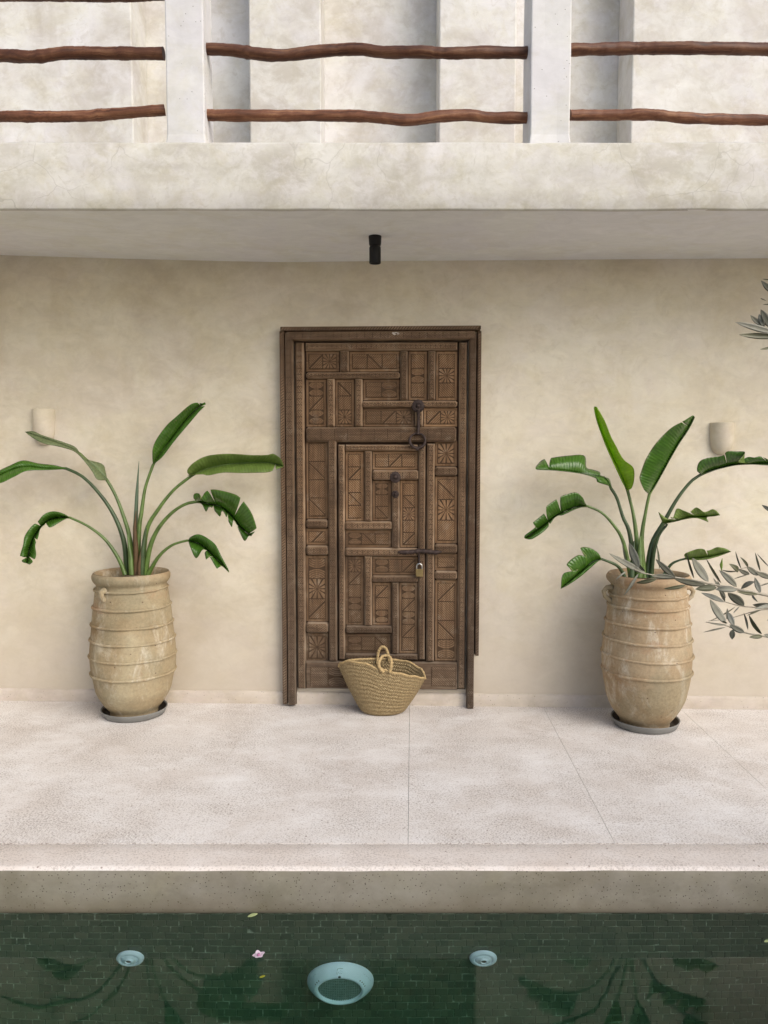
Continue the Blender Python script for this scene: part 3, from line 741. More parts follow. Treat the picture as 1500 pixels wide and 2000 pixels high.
for r in ((597, 663, 685, 726), (682, 781, 685, 726), (797, 835, 685, 782), (851, 894, 685, 782), (597, 638, 740, 834), (654, 692.5, 740, 834), (708.5, 781, 740, 782),
          (708.5, 809.5, 796, 834), (827, 894, 796, 834), (597, 641, 860, 1014), (597, 641, 1032, 1065), (597, 641, 1085, 1215), (597, 641, 1237, 1292),
          (849, 894, 860, 911), (849, 894, 930, 1062), (849, 894, 1082, 1115), (849, 894, 1133, 1292)): panel_piece(r)
m = MB()
for r in ((606, 676, 1302, 1340), (842, 890, 1302, 1340)):
    x0, x1, z0, z1 = rect(*r, off=0.037); carve_cells(m, x0, x1, z0, z1, -0.0422)
m.build('bottom_carving', [m_wood, m_groove], door)
# the small wicket door inside it
rail_piece((660.5, 674, 868, 1289), 'wicket_stile', y1=-0.040); rail_piece((816.5, 831, 868, 1289), 'wicket_stile', y1=-0.040)
for r in ((674, 816.5, 868, 881), (674, 816.5, 1277, 1289)): rail_piece(r, 'wicket_rail', y1=-0.040)
for r in ((727, 818, 918, 938), (673, 766, 1018, 1035), (673, 817, 1070, 1087), (726, 818, 1124, 1138), (674, 767, 1222, 1238)): rail_piece(r, 'wicket_rail', cut=0.008, c=0.009)
for r in ((711, 727, 880, 1019), (764.5, 781, 937, 1072), (711, 727, 1086, 1223), (764, 779, 1137, 1278)): rail_piece(r, 'wicket_mullion', y1=-0.038)
for r in ((674, 711, 881, 1018), (727, 816.5, 881, 918), (727, 764.5, 938, 1018), (781, 816.5, 938, 1070), (674, 764.5, 1035, 1070), (674, 711, 1087, 1222), (727, 816.5, 1087, 1124),
          (727, 764, 1138, 1222), (779, 816.5, 1138, 1277), (674, 764, 1238, 1277)): panel_piece(r)
# ironwork
def rosette(px, py, rp, name):
    x, z = wl(px, py, 0.045); r = rp * 0.00281; n = 36
    m = MB()
    prof = [(1.0, 0.030), (1.0, 0.040), (0.86, 0.046), (0.70, 0.043), (0.62, 0.047), (0.48, 0.047), (0.42, 0.043), (0.30, 0.052), (0.14, 0.057), (0.0, 0.058)]
    rows = []
    for q, yy in prof:
        rows.append([(x + r * q * (1 + (0.05 * math.cos(a * 12) if q > 0.8 else 0)) * math.cos(a), -yy, z + r * q * (1 + (0.05 * math.cos(a * 12) if q > 0.8 else 0)) * math.sin(a)) for a in (2 * PI * k / n for k in range(n))])
    m.grid(rows, 0, None, True, True); return m.build(name, m_iron, door)
rosette(816.5, 793, 12.5, 'knocker_rosette'); rosette(772, 932, 11.2, 'knocker_rosette'); rosette(772, 965.5, 7.2, 'knocker_rosette')
def P3(px, py, off): x, z = wl(px, py, off); return Vector((x, -off, z))
m = MB(); m.tube([P3(817, 800, 0.045), P3(817.5, 818, 0.043), P3(817.5, 832, 0.045), P3(817, 843, 0.052), P3(816.5, 849, 0.058)], [0.010, 0.007, 0.0095, 0.007, 0.010], 10); m.build('knocker_strap', m_iron, door)
m = MB(); ring = []
for k in range(41):
    a = 2 * PI * k / 40; ring.append(P3(815.5 + 15.2 * math.sin(a), 860.5 - 14.4 * math.cos(a), 0.056 - 0.006 * math.cos(a)))
m.tube(ring, [0.0052 + 0.0035 * (1 - math.cos(2 * PI * k / 40)) / 2 for k in range(41)], 10, caps=False)
m.tube([P3(811, 875, 0.060), P3(815.5, 877.5, 0.062), P3(820, 875, 0.060)], [0.006, 0.011, 0.006], 8)
m.build('knocker_ring', m_iron, door)
m = MB(); pts, rad = [], []
for k in range(25):
    t = k / 24; pts.append(P3(777 + 86 * t, 1077.5 + 1.2 * math.sin(t * 9), 0.048)); rad.append((0.012 + 0.002 * math.sin(k * 1.9)) * min(1, 0.25 + t * 9, 0.25 + (1 - t) * 7))
m.tube(pts, rad, 10); m.build('bolt', m_iron, door)
m = MB(); m.tube([P3(818, 1080, 0.046), P3(818.5, 1090, 0.047), P3(819, 1102, 0.049)], [0.006, 0.0045, 0.006], 8); m.build('hasp', m_iron, door)
lk = empty('padlock', wpt(*[wl(819, 1126, 0.055)[0], 0.055, wl(819, 1126, 0.055)[1]]), 'small brass padlock hanging from the iron bolt of the carved door', 'padlock', rz=-ALPHA)
m = MB(); m.box(-0.0195, 0.0195, -0.009, 0.009, 0.0, 0.0415); o = m.build('lock_body', m_brass, lk); bevel(o, 0.003, 3)
m = MB(); m.tube([(-0.0145, 0, 0.03), (-0.0145, 0, 0.055)] + [(-0.0145 * math.cos(a), 0, 0.055 + 0.0155 * math.sin(a)) for a in (PI * k / 12 for k in range(1, 12))] + [(0.0145, 0, 0.055), (0.0145, 0, 0.03)], 0.0036, 10); m.build('shackle', m_steel, lk)

# ------------------------------------------------------------------ urns and saucers
def urn(c, prof, mat, label, lugs, ring_tilt):
    """prof: (radius, height) outline with ring heights; rings laid as thin beads round the body"""
    u = empty('clay_urn', c, label, 'urn', 'tall ringed clay urns'); body, rings = prof
    pr = []
    for i in range(97):
        t = i / 96; r, z = spline(body, t); pr.append((r, z))
    m = MB(); m.lathe([(0.0, pr[0][1])] + pr, 72, wob=0.004)
    m.build('body', mat, u)
    rim_r, rim_z = body[-1]
    inner = [(rim_r - 0.004, rim_z), (rim_r - 0.022, rim_z - 0.012), (rim_r - 0.030, rim_z - 0.05), (rim_r - 0.03, rim_z - 0.12)]
    m = MB(); m.lathe(inner, 64); m.build('mouth', mat, u)
    def rad_at(z):
        return min(pr, key=lambda q: abs(q[1] - z) + (0 if q[1] < rim_z - 0.05 else 0.3))[0]
    for k, rz in enumerate(rings):
        m = MB(); pts = []
        for i in range(73):
            a = 2 * PI * (i % 72) / 72; zz = rz + ring_tilt * math.cos(a + k) + 0.0022 * mnoise.noise(Vector((math.cos(a) * 2.5, math.sin(a) * 2.5, k * 4 + c[0])))
            r = rad_at(zz) + 0.0015; pts.append((r * math.cos(a), r * math.sin(a), zz))
        m.tube(pts, [0.0072 + 0.0022 * mnoise.noise(Vector((i * 0.35, k, c[0]))) for i in range(72)] + [0.0072 + 0.0022 * mnoise.noise(Vector((0, k, c[0])))], 8, caps=False)
        m.build('ring', mat, u)
    sz = rim_z - 0.05; m = MB()
    m.lathe([(rim_r - 0.026, sz), (rim_r * 0.5, sz + 0.006), (0.0, sz + 0.012)], 40, wob=0.004); m.build('soil', m_soil, u)
    for a, z, broken in lugs:
        r = rad_at(z); d = Vector((math.cos(a), math.sin(a), 0)); m = MB()
        if broken:
            p = d * (r - 0.004); m.tube([p + Vector((0, 0, z + 0.012)), p + d * 0.022 + Vector((0, 0, z + 0.006)), p + d * 0.020 + Vector((0, 0, z - 0.016)), p + d * 0.004 + Vector((0, 0, z - 0.036))], [0.020, 0.016, 0.012, 0.014], 12)
        else:
            pts = [d * (r - 0.004) + Vector((0, 0, z + 0.034)), d * (r + 0.024) + Vector((0, 0, z + 0.031)), d * (r + 0.040) + Vector((0, 0, z + 0.012)), d * (r + 0.033) + Vector((0, 0, z - 0.012)), d * (r + 0.004) + Vector((0, 0, z - 0.034)), d * (r - 0.012) + Vector((0, 0, z - 0.046))]
            m.tube(pts, [0.016, 0.013, 0.0115, 0.0115, 0.013, 0.015], 10)
        m.build('lug', mat, u)
    return u
def saucer(c, r, label):
    s = MB(); s.lathe([(0.0, 0.0), (r * 0.86, 0.0), (r * 0.92, 0.004), (r * 1.0, 0.034), (r * 1.005, 0.038), (r * 0.985, 0.0385), (r * 0.96, 0.034), (r * 0.89, 0.010), (0.0, 0.009)], 56)
    o = s.build('saucer', m_saucer, None, c)
    t = MB(); t.lathe([(r * 0.955, 0.0335), (r * 0.885, 0.0105), (r * 0.80, 0.0102), (0.0, 0.0102)], 56, wob=0.002); t.build('dirty_inside', m_dirt, o)
    tag(o, label, 'saucer', 'grey plastic saucers under the urns')
CA = Vector((at(263, 1395, 4.055).x, 4.055, 0)); CB = Vector((at(1259.5, 1412, 3.885).x, 3.885, 0))
# px -> metres at each urn
def urn_prof(c, rows, kx, rings):
    body = []
    for y, r in rows:
        p = at(750 + (c.x * FPX / c.y), y, c.y); body.append((r * c.y / FPX / CP * kx, p.z))
    return body, [at(750, y, c.y).z for y in rings]
def shift(p, z): return ([(r, q - z) for r, q in p[0]], [q - z for q in p[1]])
ra = [(1392, 49), (1388, 48.5), (1383, 49), (1377, 54), (1369, 61), (1356, 69.5), (1342, 76.5), (1326, 80), (1306, 84.5), (1282, 86), (1256, 85), (1228, 82.5), (1200, 79.5), (1172, 76), (1150, 73), (1143, 70.5), (1138, 70.5), (1134, 74.5), (1128, 78), (1121, 78.5), (1116, 75)]
rb = [(1414, 50), (1410, 49.5), (1405, 50), (1398, 55), (1388, 63), (1374, 71.5), (1358, 78.5), (1341, 82), (1322, 86), (1298, 88.5), (1270, 88.5), (1240, 86), (1210, 82.5), (1180, 78.5), (1158, 75.5), (1147, 74), (1142, 74), (1138, 78), (1132, 83), (1125, 83), (1120, 79)]
pa = urn_prof(CA, ra, 0.945, (1147, 1181, 1214, 1244, 1275, 1308)); pb = urn_prof(CB, rb, 0.96, (1159, 1180, 1212, 1243, 1274, 1306))
za, zb = pa[0][0][1] - 0.011, pb[0][0][1] - 0.011
print('urn base heights', za, zb)
saucer(CA, 0.172, 'grey plastic saucer under the pale urn with a broken lug'); saucer(CB, 0.170, 'grey plastic saucer under the urn behind the olive branches')
UA = urn(CA + Vector((0, 0, 0)), pa if False else (pa[0], pa[1]), m_clay_a, 'pale ringed clay urn with one broken lug on its front', [(R(-118), pa[1][0] - 0.004, True)], 0.002)
UB = urn(CB + Vector((0, 0, 0)), (pb[0], pb[1]), m_clay_b, 'brown ringed clay urn with two pierced lugs behind the olive branches', [(R(-2), pb[1][0], False), (R(182), pb[1][0], False)], 0.0015)

# ------------------------------------------------------------------ big-leaved plants
def plant(name, c, label, T, leaves, extra):
    ox, oy, s = T; root = empty(name, c, label, 'plant', 'potted bird of paradise plants'); loc = -Vector(c)
    def Z(p): return (ox + p[0] * s, oy + p[1] * s)
    for L in leaves:
        dz = L.get('d', 0.0); dt = L.get('dt', dz); Y0 = c.y
        # stalk
        S = [Z(p) for p in L['stalk']]; M_ = [Z(p) for p in L['mid']]
        pts, rad = [], []; ns = 22; r0, r1 = tuple(q * 1.3 for q in L.get('r', (0.013, 0.0062)))
        for i in range(ns + 1):
            u = i / ns; x, y = spline(S, u); pts.append(at(x, y, Y0 + L.get('d0', 0.0) * (1 - u) + dz * u ** 1.3)); rad.append(r0 + (r1 - r0) * min(1, u * 1.25) ** 0.7)
        nm = 18
        for i in range(1, nm + 1):
            u = i / nm; x, y = spline(M_, u); pts.append(at(x, y, Y0 + dz + (dt - dz) * u + (0.004 if not L.get('rib') else -0.004))); rad.append(r1 * (1 - u) * 0.75 + 0.0007)
        # blade
        m = MB()
        for side, key in ((0, 'up'), (1, 'dn')):
            Eg = [M_[0]] + [Z(p) for p in L[key]] + [M_[-1]]
            tears = L.get('t' + key, []); cuts = [0.0] + [t[0] for t in tears] + [1.0]; gaps = [0.0] + [t[1] for t in tears] + [0.0]
            e = L.get('e' + key, 0.02); bul = L.get('b', 0.02)
            for k in range(len(cuts) - 1):
                ua, ub = cuts[k], cuts[k + 1]; ga, gb = gaps[k], gaps[k + 1]
                nu = max(4, int(46 * (ub - ua))); nv = 9; rows, U = [], []
                jit = random.uniform(-0.02, 0.02) if len(cuts) > 2 else 0
                for i in range(nu + 1):
                    sg = i / nu; row, ur = [], []
                    for j in range(nv + 1):
                        v = j / nv; w = max(0.0, (v - 0.12) / 0.88); w = w * 0.75 + 0.25 * w ** 5
                        u = (ua + ga * w) * (1 - sg) + (ub - gb * w) * sg
                        mx, my = spline(M_, u); exx, eyy = spline(Eg, u)
                        hw = math.hypot(exx - mx, eyy - my)
                        dep = Y0 + dz + (dt - dz) * u + (e + jit) * v * min(1, hw / 14) + bul * math.sin(PI * v) * -0.5 + 0.004 * math.sin(u * 31 + side) * v * v + 0.003 * mnoise.noise(Vector((u * 14, v * 2, L['stalk'][0][0] + side)))
                        row.append(at(mx + (exx - mx) * v, my + (eyy - my) * v, dep)); ur.append((u, v))
                    rows.append(row); U.append(ur)
                if side: rows = [r[::-1] for r in rows]; U = [r[::-1] for r in U]
                m.grid(rows, 0, U, True)
        # make the wanted side face the viewer
        me_n = Vector((0, 0, 0))
        for f in m.f:
            a, b, d = (Vector(m.v[f[k]]) for k in (0, 1, 2)); nn = (b - a).cross(d - a); me_n += nn * (1 if nn.dot(EYE - a) else 0) if False else nn
        vis = me_n.dot(EYE - Vector(m.v[0])) > 0
        if vis != (not L.get('under', False)):
            m.f = [f[::-1] for f in m.f]; m.uv = [u[::-1] if u else u for u in m.uv]
        o = m.build('leaf', [L.get('top', m_leaf), L.get('bot', m_leaf_un)], root, loc)
        sd = o.modifiers.new('solid', 'SOLIDIFY'); sd.thickness = 0.0012; sd.offset = -1; sd.material_offset = 1; sd.material_offset_rim = 1
        t = MB(); t.tube(pts, rad, 10); t.build('stalk', L.get('sm', m_stalk), o)
    for nm_, mt, P, rr in extra:
        pts = [at(*Z(p), c.y + dd) for p, dd in P]; t = MB(); t.tube(pts, rr, 8); t.build(nm_, mt, root, loc)
    return root
SA = (0.0, 770.0, 0.37333)
LA = [
 dict(stalk=[(664, 945), (650, 780), (600, 640), (520, 520), (430, 430), (345, 388)], mid=[(345, 386), (250, 388), (130, 378), (40, 402), (-90, 470)], up=[(280, 371), (200, 362), (120, 347), (50, 374), (-20, 410)], dn=[(320, 392), (250, 396), (140, 402), (75, 432), (0, 466)], under=True, bot=m_leaf, top=m_leaf_dull, d=0.03, dt=-0.05, eup=0.02, edn=-0.06, sm=m_stalk_dk, d0=0.02),
 dict(stalk=[(690, 945), (680, 760), (640, 620), (600, 520), (560, 450)], mid=[(562, 450), (520, 400), (450, 338), (400, 295), (300, 252), (220, 226), (132, 196)], up=[(552, 402), (534, 364), (440, 333), (398, 279), (340, 253), (220, 213), (175, 193)], dn=[(510, 447), (480, 402), (436, 345), (388, 300), (310, 275), (220, 255), (150, 214)], top=m_leaf_dull, bot=m_leaf_un, d=0.05, dt=0.02, eup=0.05, edn=-0.05, d0=0.03),
 dict(stalk=[(716, 945), (728, 700), (740, 620), (760, 490), (800, 372)], mid=[(800, 370), (846, 300), (900, 228), (960, 150), (1010, 95), (1060, 48)], up=[(797, 335), (800, 280), (822, 230), (870, 165), (930, 110), (990, 58), (1025, 44)], dn=[(850, 328), (900, 262), (940, 212), (1000, 142), (1042, 92), (1074, 60), (1072, 42)], d=0.06, dt=0.0, eup=-0.05, edn=-0.03, d0=0.0, r=(0.015, 0.006), tdn=[(0.93, 0.012)], tup=[(0.95, 0.01)]),
 dict(stalk=[(744, 945), (765, 720), (830, 600), (910, 500), (1000, 428)], mid=[(998, 428), (1060, 398), (1120, 380), (1200, 366), (1300, 358), (1400, 357), (1484, 378)], up=[(978, 402), (1010, 360), (1080, 323), (1190, 311), (1320, 318), (1400, 317), (1430, 311), (1470, 338)], dn=[(985, 424), (1060, 420), (1090, 425), (1170, 411), (1260, 413), (1350, 411), (1400, 409), (1440, 396)], top=m_leaf_un, bot=m_leaf_un, under=True, rib=True, d=0.04, dt=0.02, eup=-0.07, edn=-0.05, d0=0.0, r=(0.014, 0.006), tdn=[(0.90, 0.02)]),
 dict(stalk=[(758, 945), (785, 800), (830, 700), (900, 620), (970, 575), (1030, 562)], mid=[(1030, 562), (1090, 574), (1150, 588), (1205, 630), (1250, 690), (1315, 742)], up=[(1012, 545), (1016, 520), (1042, 520), (1050, 548), (1075, 510), (1120, 498), (1200, 514), (1250, 535), (1290, 580), (1320, 630), (1340, 690), (1338, 712)], dn=[(1055, 575), (1078, 615), (1100, 590), (1150, 640), (1165, 612), (1212, 695), (1222, 655), (1275, 765), (1300, 742)], d=-0.03, dt=-0.13, eup=-0.10, edn=-0.03, b=0.05, tup=[(0.30, 0.015), (0.62, 0.022), (0.93, 0.02)], tdn=[(0.25, 0.02), (0.5, 0.02), (0.75, 0.02)], d0=-0.01),
 dict(stalk=[(774, 945), (830, 850), (900, 790), (980, 765)], mid=[(984, 764), (1050, 786), (1105, 835), (1150, 880), (1198, 932)], up=[(998, 745), (1040, 732), (1090, 755), (1130, 790), (1160, 850), (1195, 915)], dn=[(995, 800), (1026, 858), (1062, 812), (1078, 865), (1092, 845), (1136, 914), (1150, 892)], d=-0.06, dt=-0.13, eup=-0.05, edn=-0.05, b=0.04, tdn=[(0.42, 0.03), (0.6, 0.02), (0.8, 0.02)], d0=-0.02, r=(0.010, 0.005)),
 dict(stalk=[(655, 945), (620, 860), (550, 760), (460, 690), (365, 645)], mid=[(367, 645), (290, 648), (236, 672), (188, 730), (160, 790), (140, 885)], up=[(335, 625), (280, 612), (230, 628), (195, 668), (165, 690), (130, 740), (120, 790), (104, 850), (118, 878)], dn=[(330, 660), (265, 697), (240, 682), (212, 705), (200, 750), (185, 790), (188, 850), (158, 890)], d=-0.04, dt=-0.14, eup=-0.05, edn=-0.06, b=0.04, tup=[(0.44, 0.02), (0.9, 0.03)], tdn=[(0.36, 0.02), (0.62, 0.02), (0.88, 0.02)], d0=-0.02, r=(0.010, 0.005)),
]
plant('bird_of_paradise', CA + Vector((0, 0, pa[0][-1][1] - 0.05)), 'potted big-leaved plant with a thin upright spear in the pale urn', SA, LA,
      [('spear', m_spear, [((705, 940), 0.04), ((708, 700), 0.05), ((716, 520), 0.06), ((727, 350), 0.06)], [0.012, 0.013, 0.009, 0.001]),
       ('sheath', m_sheath, [((712, 945), -0.03), ((712, 820), -0.02), ((705, 700), -0.01), ((712, 610), 0.0)], [0.013, 0.014, 0.009, 0.002]),
       ('sheath', m_stalk_dk, [((740, 945), -0.035), ((746, 830), -0.03), ((764, 700), -0.02)], [0.016, 0.014, 0.004]),
       ('sheath', m_stalk, [((690, 945), -0.03), ((684, 850), -0.025), ((668, 730), -0.02)], [0.017, 0.014, 0.003]),
       ('sheath', m_sheath, [((728, 945), -0.045), ((730, 880), -0.042), ((742, 800), -0.035)], [0.012, 0.010, 0.002])])
SB = (1000.0, 770.0, 1 / 3)
LB = [
 dict(stalk=[(742, 1075), (730, 850), (710, 700), (677, 565)], mid=[(676, 563), (622, 440), (565, 310), (512, 185), (484, 72)], up=[(700, 552), (716, 500), (711, 430), (655, 383), (605, 295), (577, 240), (541, 150), (496, 72)], dn=[(650, 525), (596, 410), (545, 295), (498, 165), (478, 78)], top=m_leaf_lt, bot=m_leaf_lt, d=0.05, dt=0.0, eup=-0.05, edn=-0.04, d0=0.0, r=(0.014, 0.006)),
 dict(stalk=[(772, 1075), (760, 850), (785, 680), (805, 585)], mid=[(805, 585), (850, 512), (908, 405), (960, 310), (1018, 220), (1068, 128)], up=[(778, 565), (749, 500), (755, 460), (790, 370), (850, 280), (930, 200), (1000, 160), (1062, 122)], dn=[(835, 545), (885, 462), (935, 370), (985, 285), (1035, 210), (1073, 135)], d=0.03, dt=-0.03, eup=-0.07, edn=-0.02, d0=0.0, r=(0.014, 0.006), tup=[(0.86, 0.006)]),
 dict(stalk=[(725, 1075), (690, 820), (650, 720), (615, 610), (582, 555)], mid=[(582, 553), (545, 490), (490, 478), (420, 463), (330, 447), (240, 440), (138, 436)], up=[(586, 550), (572, 498), (545, 485), (517, 478), (516, 456), (470, 440), (436, 428), (424, 360), (330, 359), (230, 372), (178, 384), (150, 410), (136, 430)], dn=[(560, 535), (500, 515), (488, 492), (400, 466), (260, 449), (145, 443)], d=0.06, dt=-0.02, eup=0.06, edn=-0.03, b=0.03, tup=[(0.20, 0.015), (0.83, 0.03)], sm=m_stalk_dk, d0=0.02),
 dict(stalk=[(695, 1060), (650, 860), (590, 760), (520, 690), (440, 655)], mid=[(441, 655), (370, 664), (300, 692), (240, 727), (170, 780), (76, 846)], up=[(430, 636), (410, 600), (370, 574), (285, 598), (255, 618), (204, 655), (195, 690), (120, 756), (140, 775), (74, 828)], dn=[(380, 672), (300, 708), (255, 720), (200, 792), (120, 848)], d=0.0, dt=-0.10, eup=-0.06, edn=-0.06, b=0.04, tup=[(0.38, 0.03), (0.60, 0.02), (0.78, 0.025)], tdn=[(0.6, 0.02)], d0=-0.01, r=(0.011, 0.005)),
 dict(stalk=[(660, 1075), (645, 1040), (610, 1000), (525, 965)], mid=[(525, 965), (470, 985), (405, 1038), (350, 1085), (286, 1140)], up=[(505, 930), (452, 898), (400, 902), (440, 950), (385, 943), (320, 1000), (390, 1030), (302, 1050), (286, 1130)], dn=[(490, 992), (410, 1062), (330, 1118)], d=-0.06, dt=-0.12, eup=-0.05, edn=-0.04, b=0.03, tup=[(0.35, 0.02), (0.65, 0.02)], d0=-0.03, r=(0.009, 0.005), sm=m_stalk_dk),
 dict(stalk=[(792, 1075), (820, 880), (890, 750), (970, 610), (1050, 510), (1110, 470)], mid=[(1110, 470), (1200, 437), (1300, 414), (1400, 407), (1500, 405), (1590, 420)], up=[(1084, 450), (1095, 400), (1140, 374), (1232, 360), (1262, 334), (1320, 334), (1366, 341), (1320, 400), (1380, 368), (1420, 371), (1455, 364), (1510, 385)], dn=[(1190, 446), (1300, 420), (1400, 413), (1500, 418)], d=0.04, dt=-0.06, eup=-0.05, edn=-0.02, b=0.03, tup=[(0.33, 0.006), (0.62, 0.02), (0.82, 0.008)], sm=m_stalk_dk, d0=0.0, r=(0.014, 0.006)),
 dict(stalk=[(816, 1075), (830, 940), (860, 830), (908, 765)], mid=[(880, 752), (960, 742), (1050, 718), (1130, 716), (1218, 708)], up=[(858, 690), (880, 722), (902, 735), (920, 716), (942, 728), (965, 670), (1005, 682), (1040, 692), (1080, 664), (1128, 690), (1180, 674), (1215, 700)], dn=[(912, 757), (1000, 736), (1080, 726), (1150, 748), (1140, 722), (1190, 715)], d=-0.03, dt=-0.10, eup=-0.06, edn=-0.03, b=0.03, tup=[(0.28, 0.03), (0.6, 0.02)], d0=-0.02, r=(0.010, 0.005), sm=m_stalk_dk, top=m_leaf_un),
 dict(stalk=[(880, 1075), (930, 1000), (975, 975), (1020, 963)], mid=[(1018, 962), (1100, 958), (1180, 945), (1284, 922)], up=[(1010, 938), (1060, 915), (1108, 905), (1150, 916), (1200, 897), (1250, 903)], dn=[(1020, 970), (1110, 972), (1170, 962), (1240, 940)], d=-0.05, dt=-0.10, eup=-0.05, edn=-0.03, b=0.02, tup=[(0.5, 0.02)], d0=-0.03, r=(0.008, 0.004), sm=m_stalk_dk, top=m_leaf_un),
]
plant('bird_of_paradise', CB + Vector((0, 0, pb[0][-1][1] - 0.05)), 'potted big-leaved plant with two tall upright leaves in the urn behind the olive branches', SB, LB,
      [('sheath', m_stalk, [((745, 1075), -0.03), ((748, 960), -0.02), ((752, 830), -0.01)], [0.020, 0.016, 0.004]),
       ('sheath', m_stalk_dk, [((700, 1075), -0.02), ((712, 960), -0.01), ((716, 860), 0.0)], [0.018, 0.014, 0.003]),
       ('dry_leaf', m_leaf_un, [((1232, 960), -0.10), ((1226, 1000), -0.09), ((1228, 1040), -0.09)], [0.001, 0.008, 0.001])])

# ------------------------------------------------------------------ straw basket
bc = Vector((0, 0, 0)); bx = at(746, 1394, 4.09).x
basket = empty('straw_basket', (bx, 4.085, 0), 'floppy woven straw basket with two rope handles in front of the carved door', 'basket')
keys = [(0, .190), (30, .232), (60, .262), (90, .272), (135, .272), (165, .262), (180, .254), (200, .284), (225, .305), (250, .300), (270, .268), (285, .248), (310, .226), (335, .205), (360, .190)]
def rimz(d):
    d %= 360
    for (a, za_), (b, zb_) in zip(keys, keys[1:]):
        if a <= d <= b:
            t = (d - a) / (b - a); t = t * t * (3 - 2 * t); return za_ + (zb_ - za_) * t
xl, xr = at(662, 1302, 4.06).x - bx, at(830.5, 1324, 4.06).x - bx
def rimp(d):
    a = R(d); c, s = math.cos(a), math.sin(a)
    x = (xr + xl) / 2 + (xr - xl) / 2 * (abs(c) ** 0.85) * (1 if c > 0 else -1)
    return Vector((x, -0.022 + (0.092 if s > 0 else 0.112) * s, rimz(d)))
def basep(d):
    a = R(d); return Vector((0.004 + 0.112 * math.cos(a), 0.080 * math.sin(a), 0.0))
NB, ROWS, SUB = 180, 13, 6
rows, U = [], []
for j in range(ROWS * SUB + 1):
    w = j / (ROWS * SUB); row, ur = [], []
    for i in range(NB + 1):
        d = 360 * i / NB; b, r = basep(d), rimp(d)
        k = w ** 0.92; p = b.lerp(r, k); p.z = r.z * (w + 0.03 * math.sin(PI * w)); 
        rnd = max(0, 1 - w / 0.06); p.x *= 1 - 0.10 * rnd; p.y *= 1 - 0.10 * rnd
        bulge = 0.010 * math.sin(PI * w); out = Vector((math.cos(R(d)) * 0.6, math.sin(R(d)), 0))
        ph = (w * ROWS + 0.3 * mnoise.noise(Vector((math.cos(R(d)) * 1.2, math.sin(R(d)) * 1.2, w * 2)))) % 1
        p += out * (bulge + 0.0042 * abs(math.sin(PI * ph)) ** 0.7 + 0.0012 * mnoise.noise(Vector((i * 0.9, j * 0.7, 2))))
        row.append(p); ur.append((i / NB * 118, w * ROWS))
    rows.append(row); U.append(ur)
m = MB(); m.grid(rows, 0, U, True)
m.add(rows[0][:-1], [tuple(range(NB))[::-1]])
o = m.build('basket_body', m_straw, basket); sd = o.modifiers.new('solid', 'SOLIDIFY'); sd.thickness = 0.007; sd.offset = -1
m = MB(); m.tube([rimp(360 * i / 120) + Vector((0, 0, 0.001)) for i in range(121)], [0.0058 + 0.0008 * math.sin(i * 2.6) for i in range(121)], 8, caps=False); m.build('rim_binding', m_rope, basket)
def handle(P, Yo, r=0.0080):
    pts, rad = [], []
    for i in range(61):
        x, y, d = spline(P, i / 60); p = at(x, y, 4.085 + d) - Vector((bx, 4.085, 0)); pts.append(p); rad.append(r * (1 + 0.10 * math.sin(i * 1.5)))
    m = MB(); m.tube(pts, rad, 10); m.build('handle', m_rope, basket)
handle([(737, 1296, 0.055), (738, 1278, 0.06), (742, 1267, 0.06), (748, 1263.5, 0.06), (754, 1267, 0.06), (758, 1278, 0.055), (760, 1290, 0.05)], 0)
handle([(749, 1313, -0.14), (742, 1305, -0.145), (740, 1296, -0.135), (745, 1284, -0.11), (752, 1280.5, -0.105), (760, 1282, -0.11), (764, 1291, -0.13), (764, 1302, -0.14), (761, 1313, -0.142)], 0)

# ------------------------------------------------------------------ pool fittings
def inlet(px, py, lab):
    x, z = pool(px, py); r = 0.0465
    o = empty('pool_inlet', (x, POOL_Y - 0.002, z), lab, 'pool inlet', 'round inlets in the tiled pool wall')
    m = MB(); m.lathe([(r, -0.002), (r, 0.004), (r * 0.96, 0.009), (r * 0.72, 0.015), (r * 0.66, 0.012), (r * 0.64, 0.008)], 40, axis='y'); m.build('flange', m_fit, o)
    m = MB(); m.lathe([(r * 0.64, 0.006), (r * 0.60, 0.012), (r * 0.45, 0.016), (r * 0.27, 0.016), (r * 0.28, 0.022), (r * 0.21, 0.022), (r * 0.19, 0.006)], 32, axis='y'); m.build('nozzle', m_fit, o)
    m = MB(); m.lathe([(r * 0.20, 0.0175), (0, 0.0175)], 20, axis='y'); m.build('nozzle_hole', m_fit_dark, o)
inlet(255, 1870, 'small round pale inlet in the pool tiles below the pale urn side')
inlet(943.5, 1870, 'small round pale inlet in the pool tiles nearer the olive tree side')
x, z = pool(665, 1914); r = 0.113
lamp = empty('pool_light', (x, POOL_Y - 0.002, z), 'large pale blue round underwater lamp with a ribbed lens on the pool wall', 'pool light')
m = MB(); m.lathe([(r, -0.002), (r * 1.0, 0.006), (r * 0.97, 0.015), (r * 0.86, 0.033), (r * 0.74, 0.048), (r * 0.68, 0.051), (r * 0.655, 0.049), (r * 0.65, 0.036)], 64, axis='y'); m.build('trim_ring', m_fit, lamp)
m = MB(); rows = []
for j in range(13):
    q = r * 0.655 * (1 - j / 12); rows.append([(q * math.cos(a), -(0.034 + 0.008 * (1 - (q / (r * 0.655)) ** 2)), q * math.sin(a)) for a in (2 * PI * k / 48 for k in range(48))])
m.grid(rows, 0, None, True, True)
rr = r * 0.64
for k in range(-11, 12):
    xx = k * rr / 12; hh = math.sqrt(rr * rr - xx * xx)
    m.tube([(xx, -0.036 - 0.008 * (1 - ((xx / rr) ** 2 + (t * hh / rr) ** 2)), t * hh) for t in (-1, -0.5, 0, 0.5, 1)], 0.0017, 5)
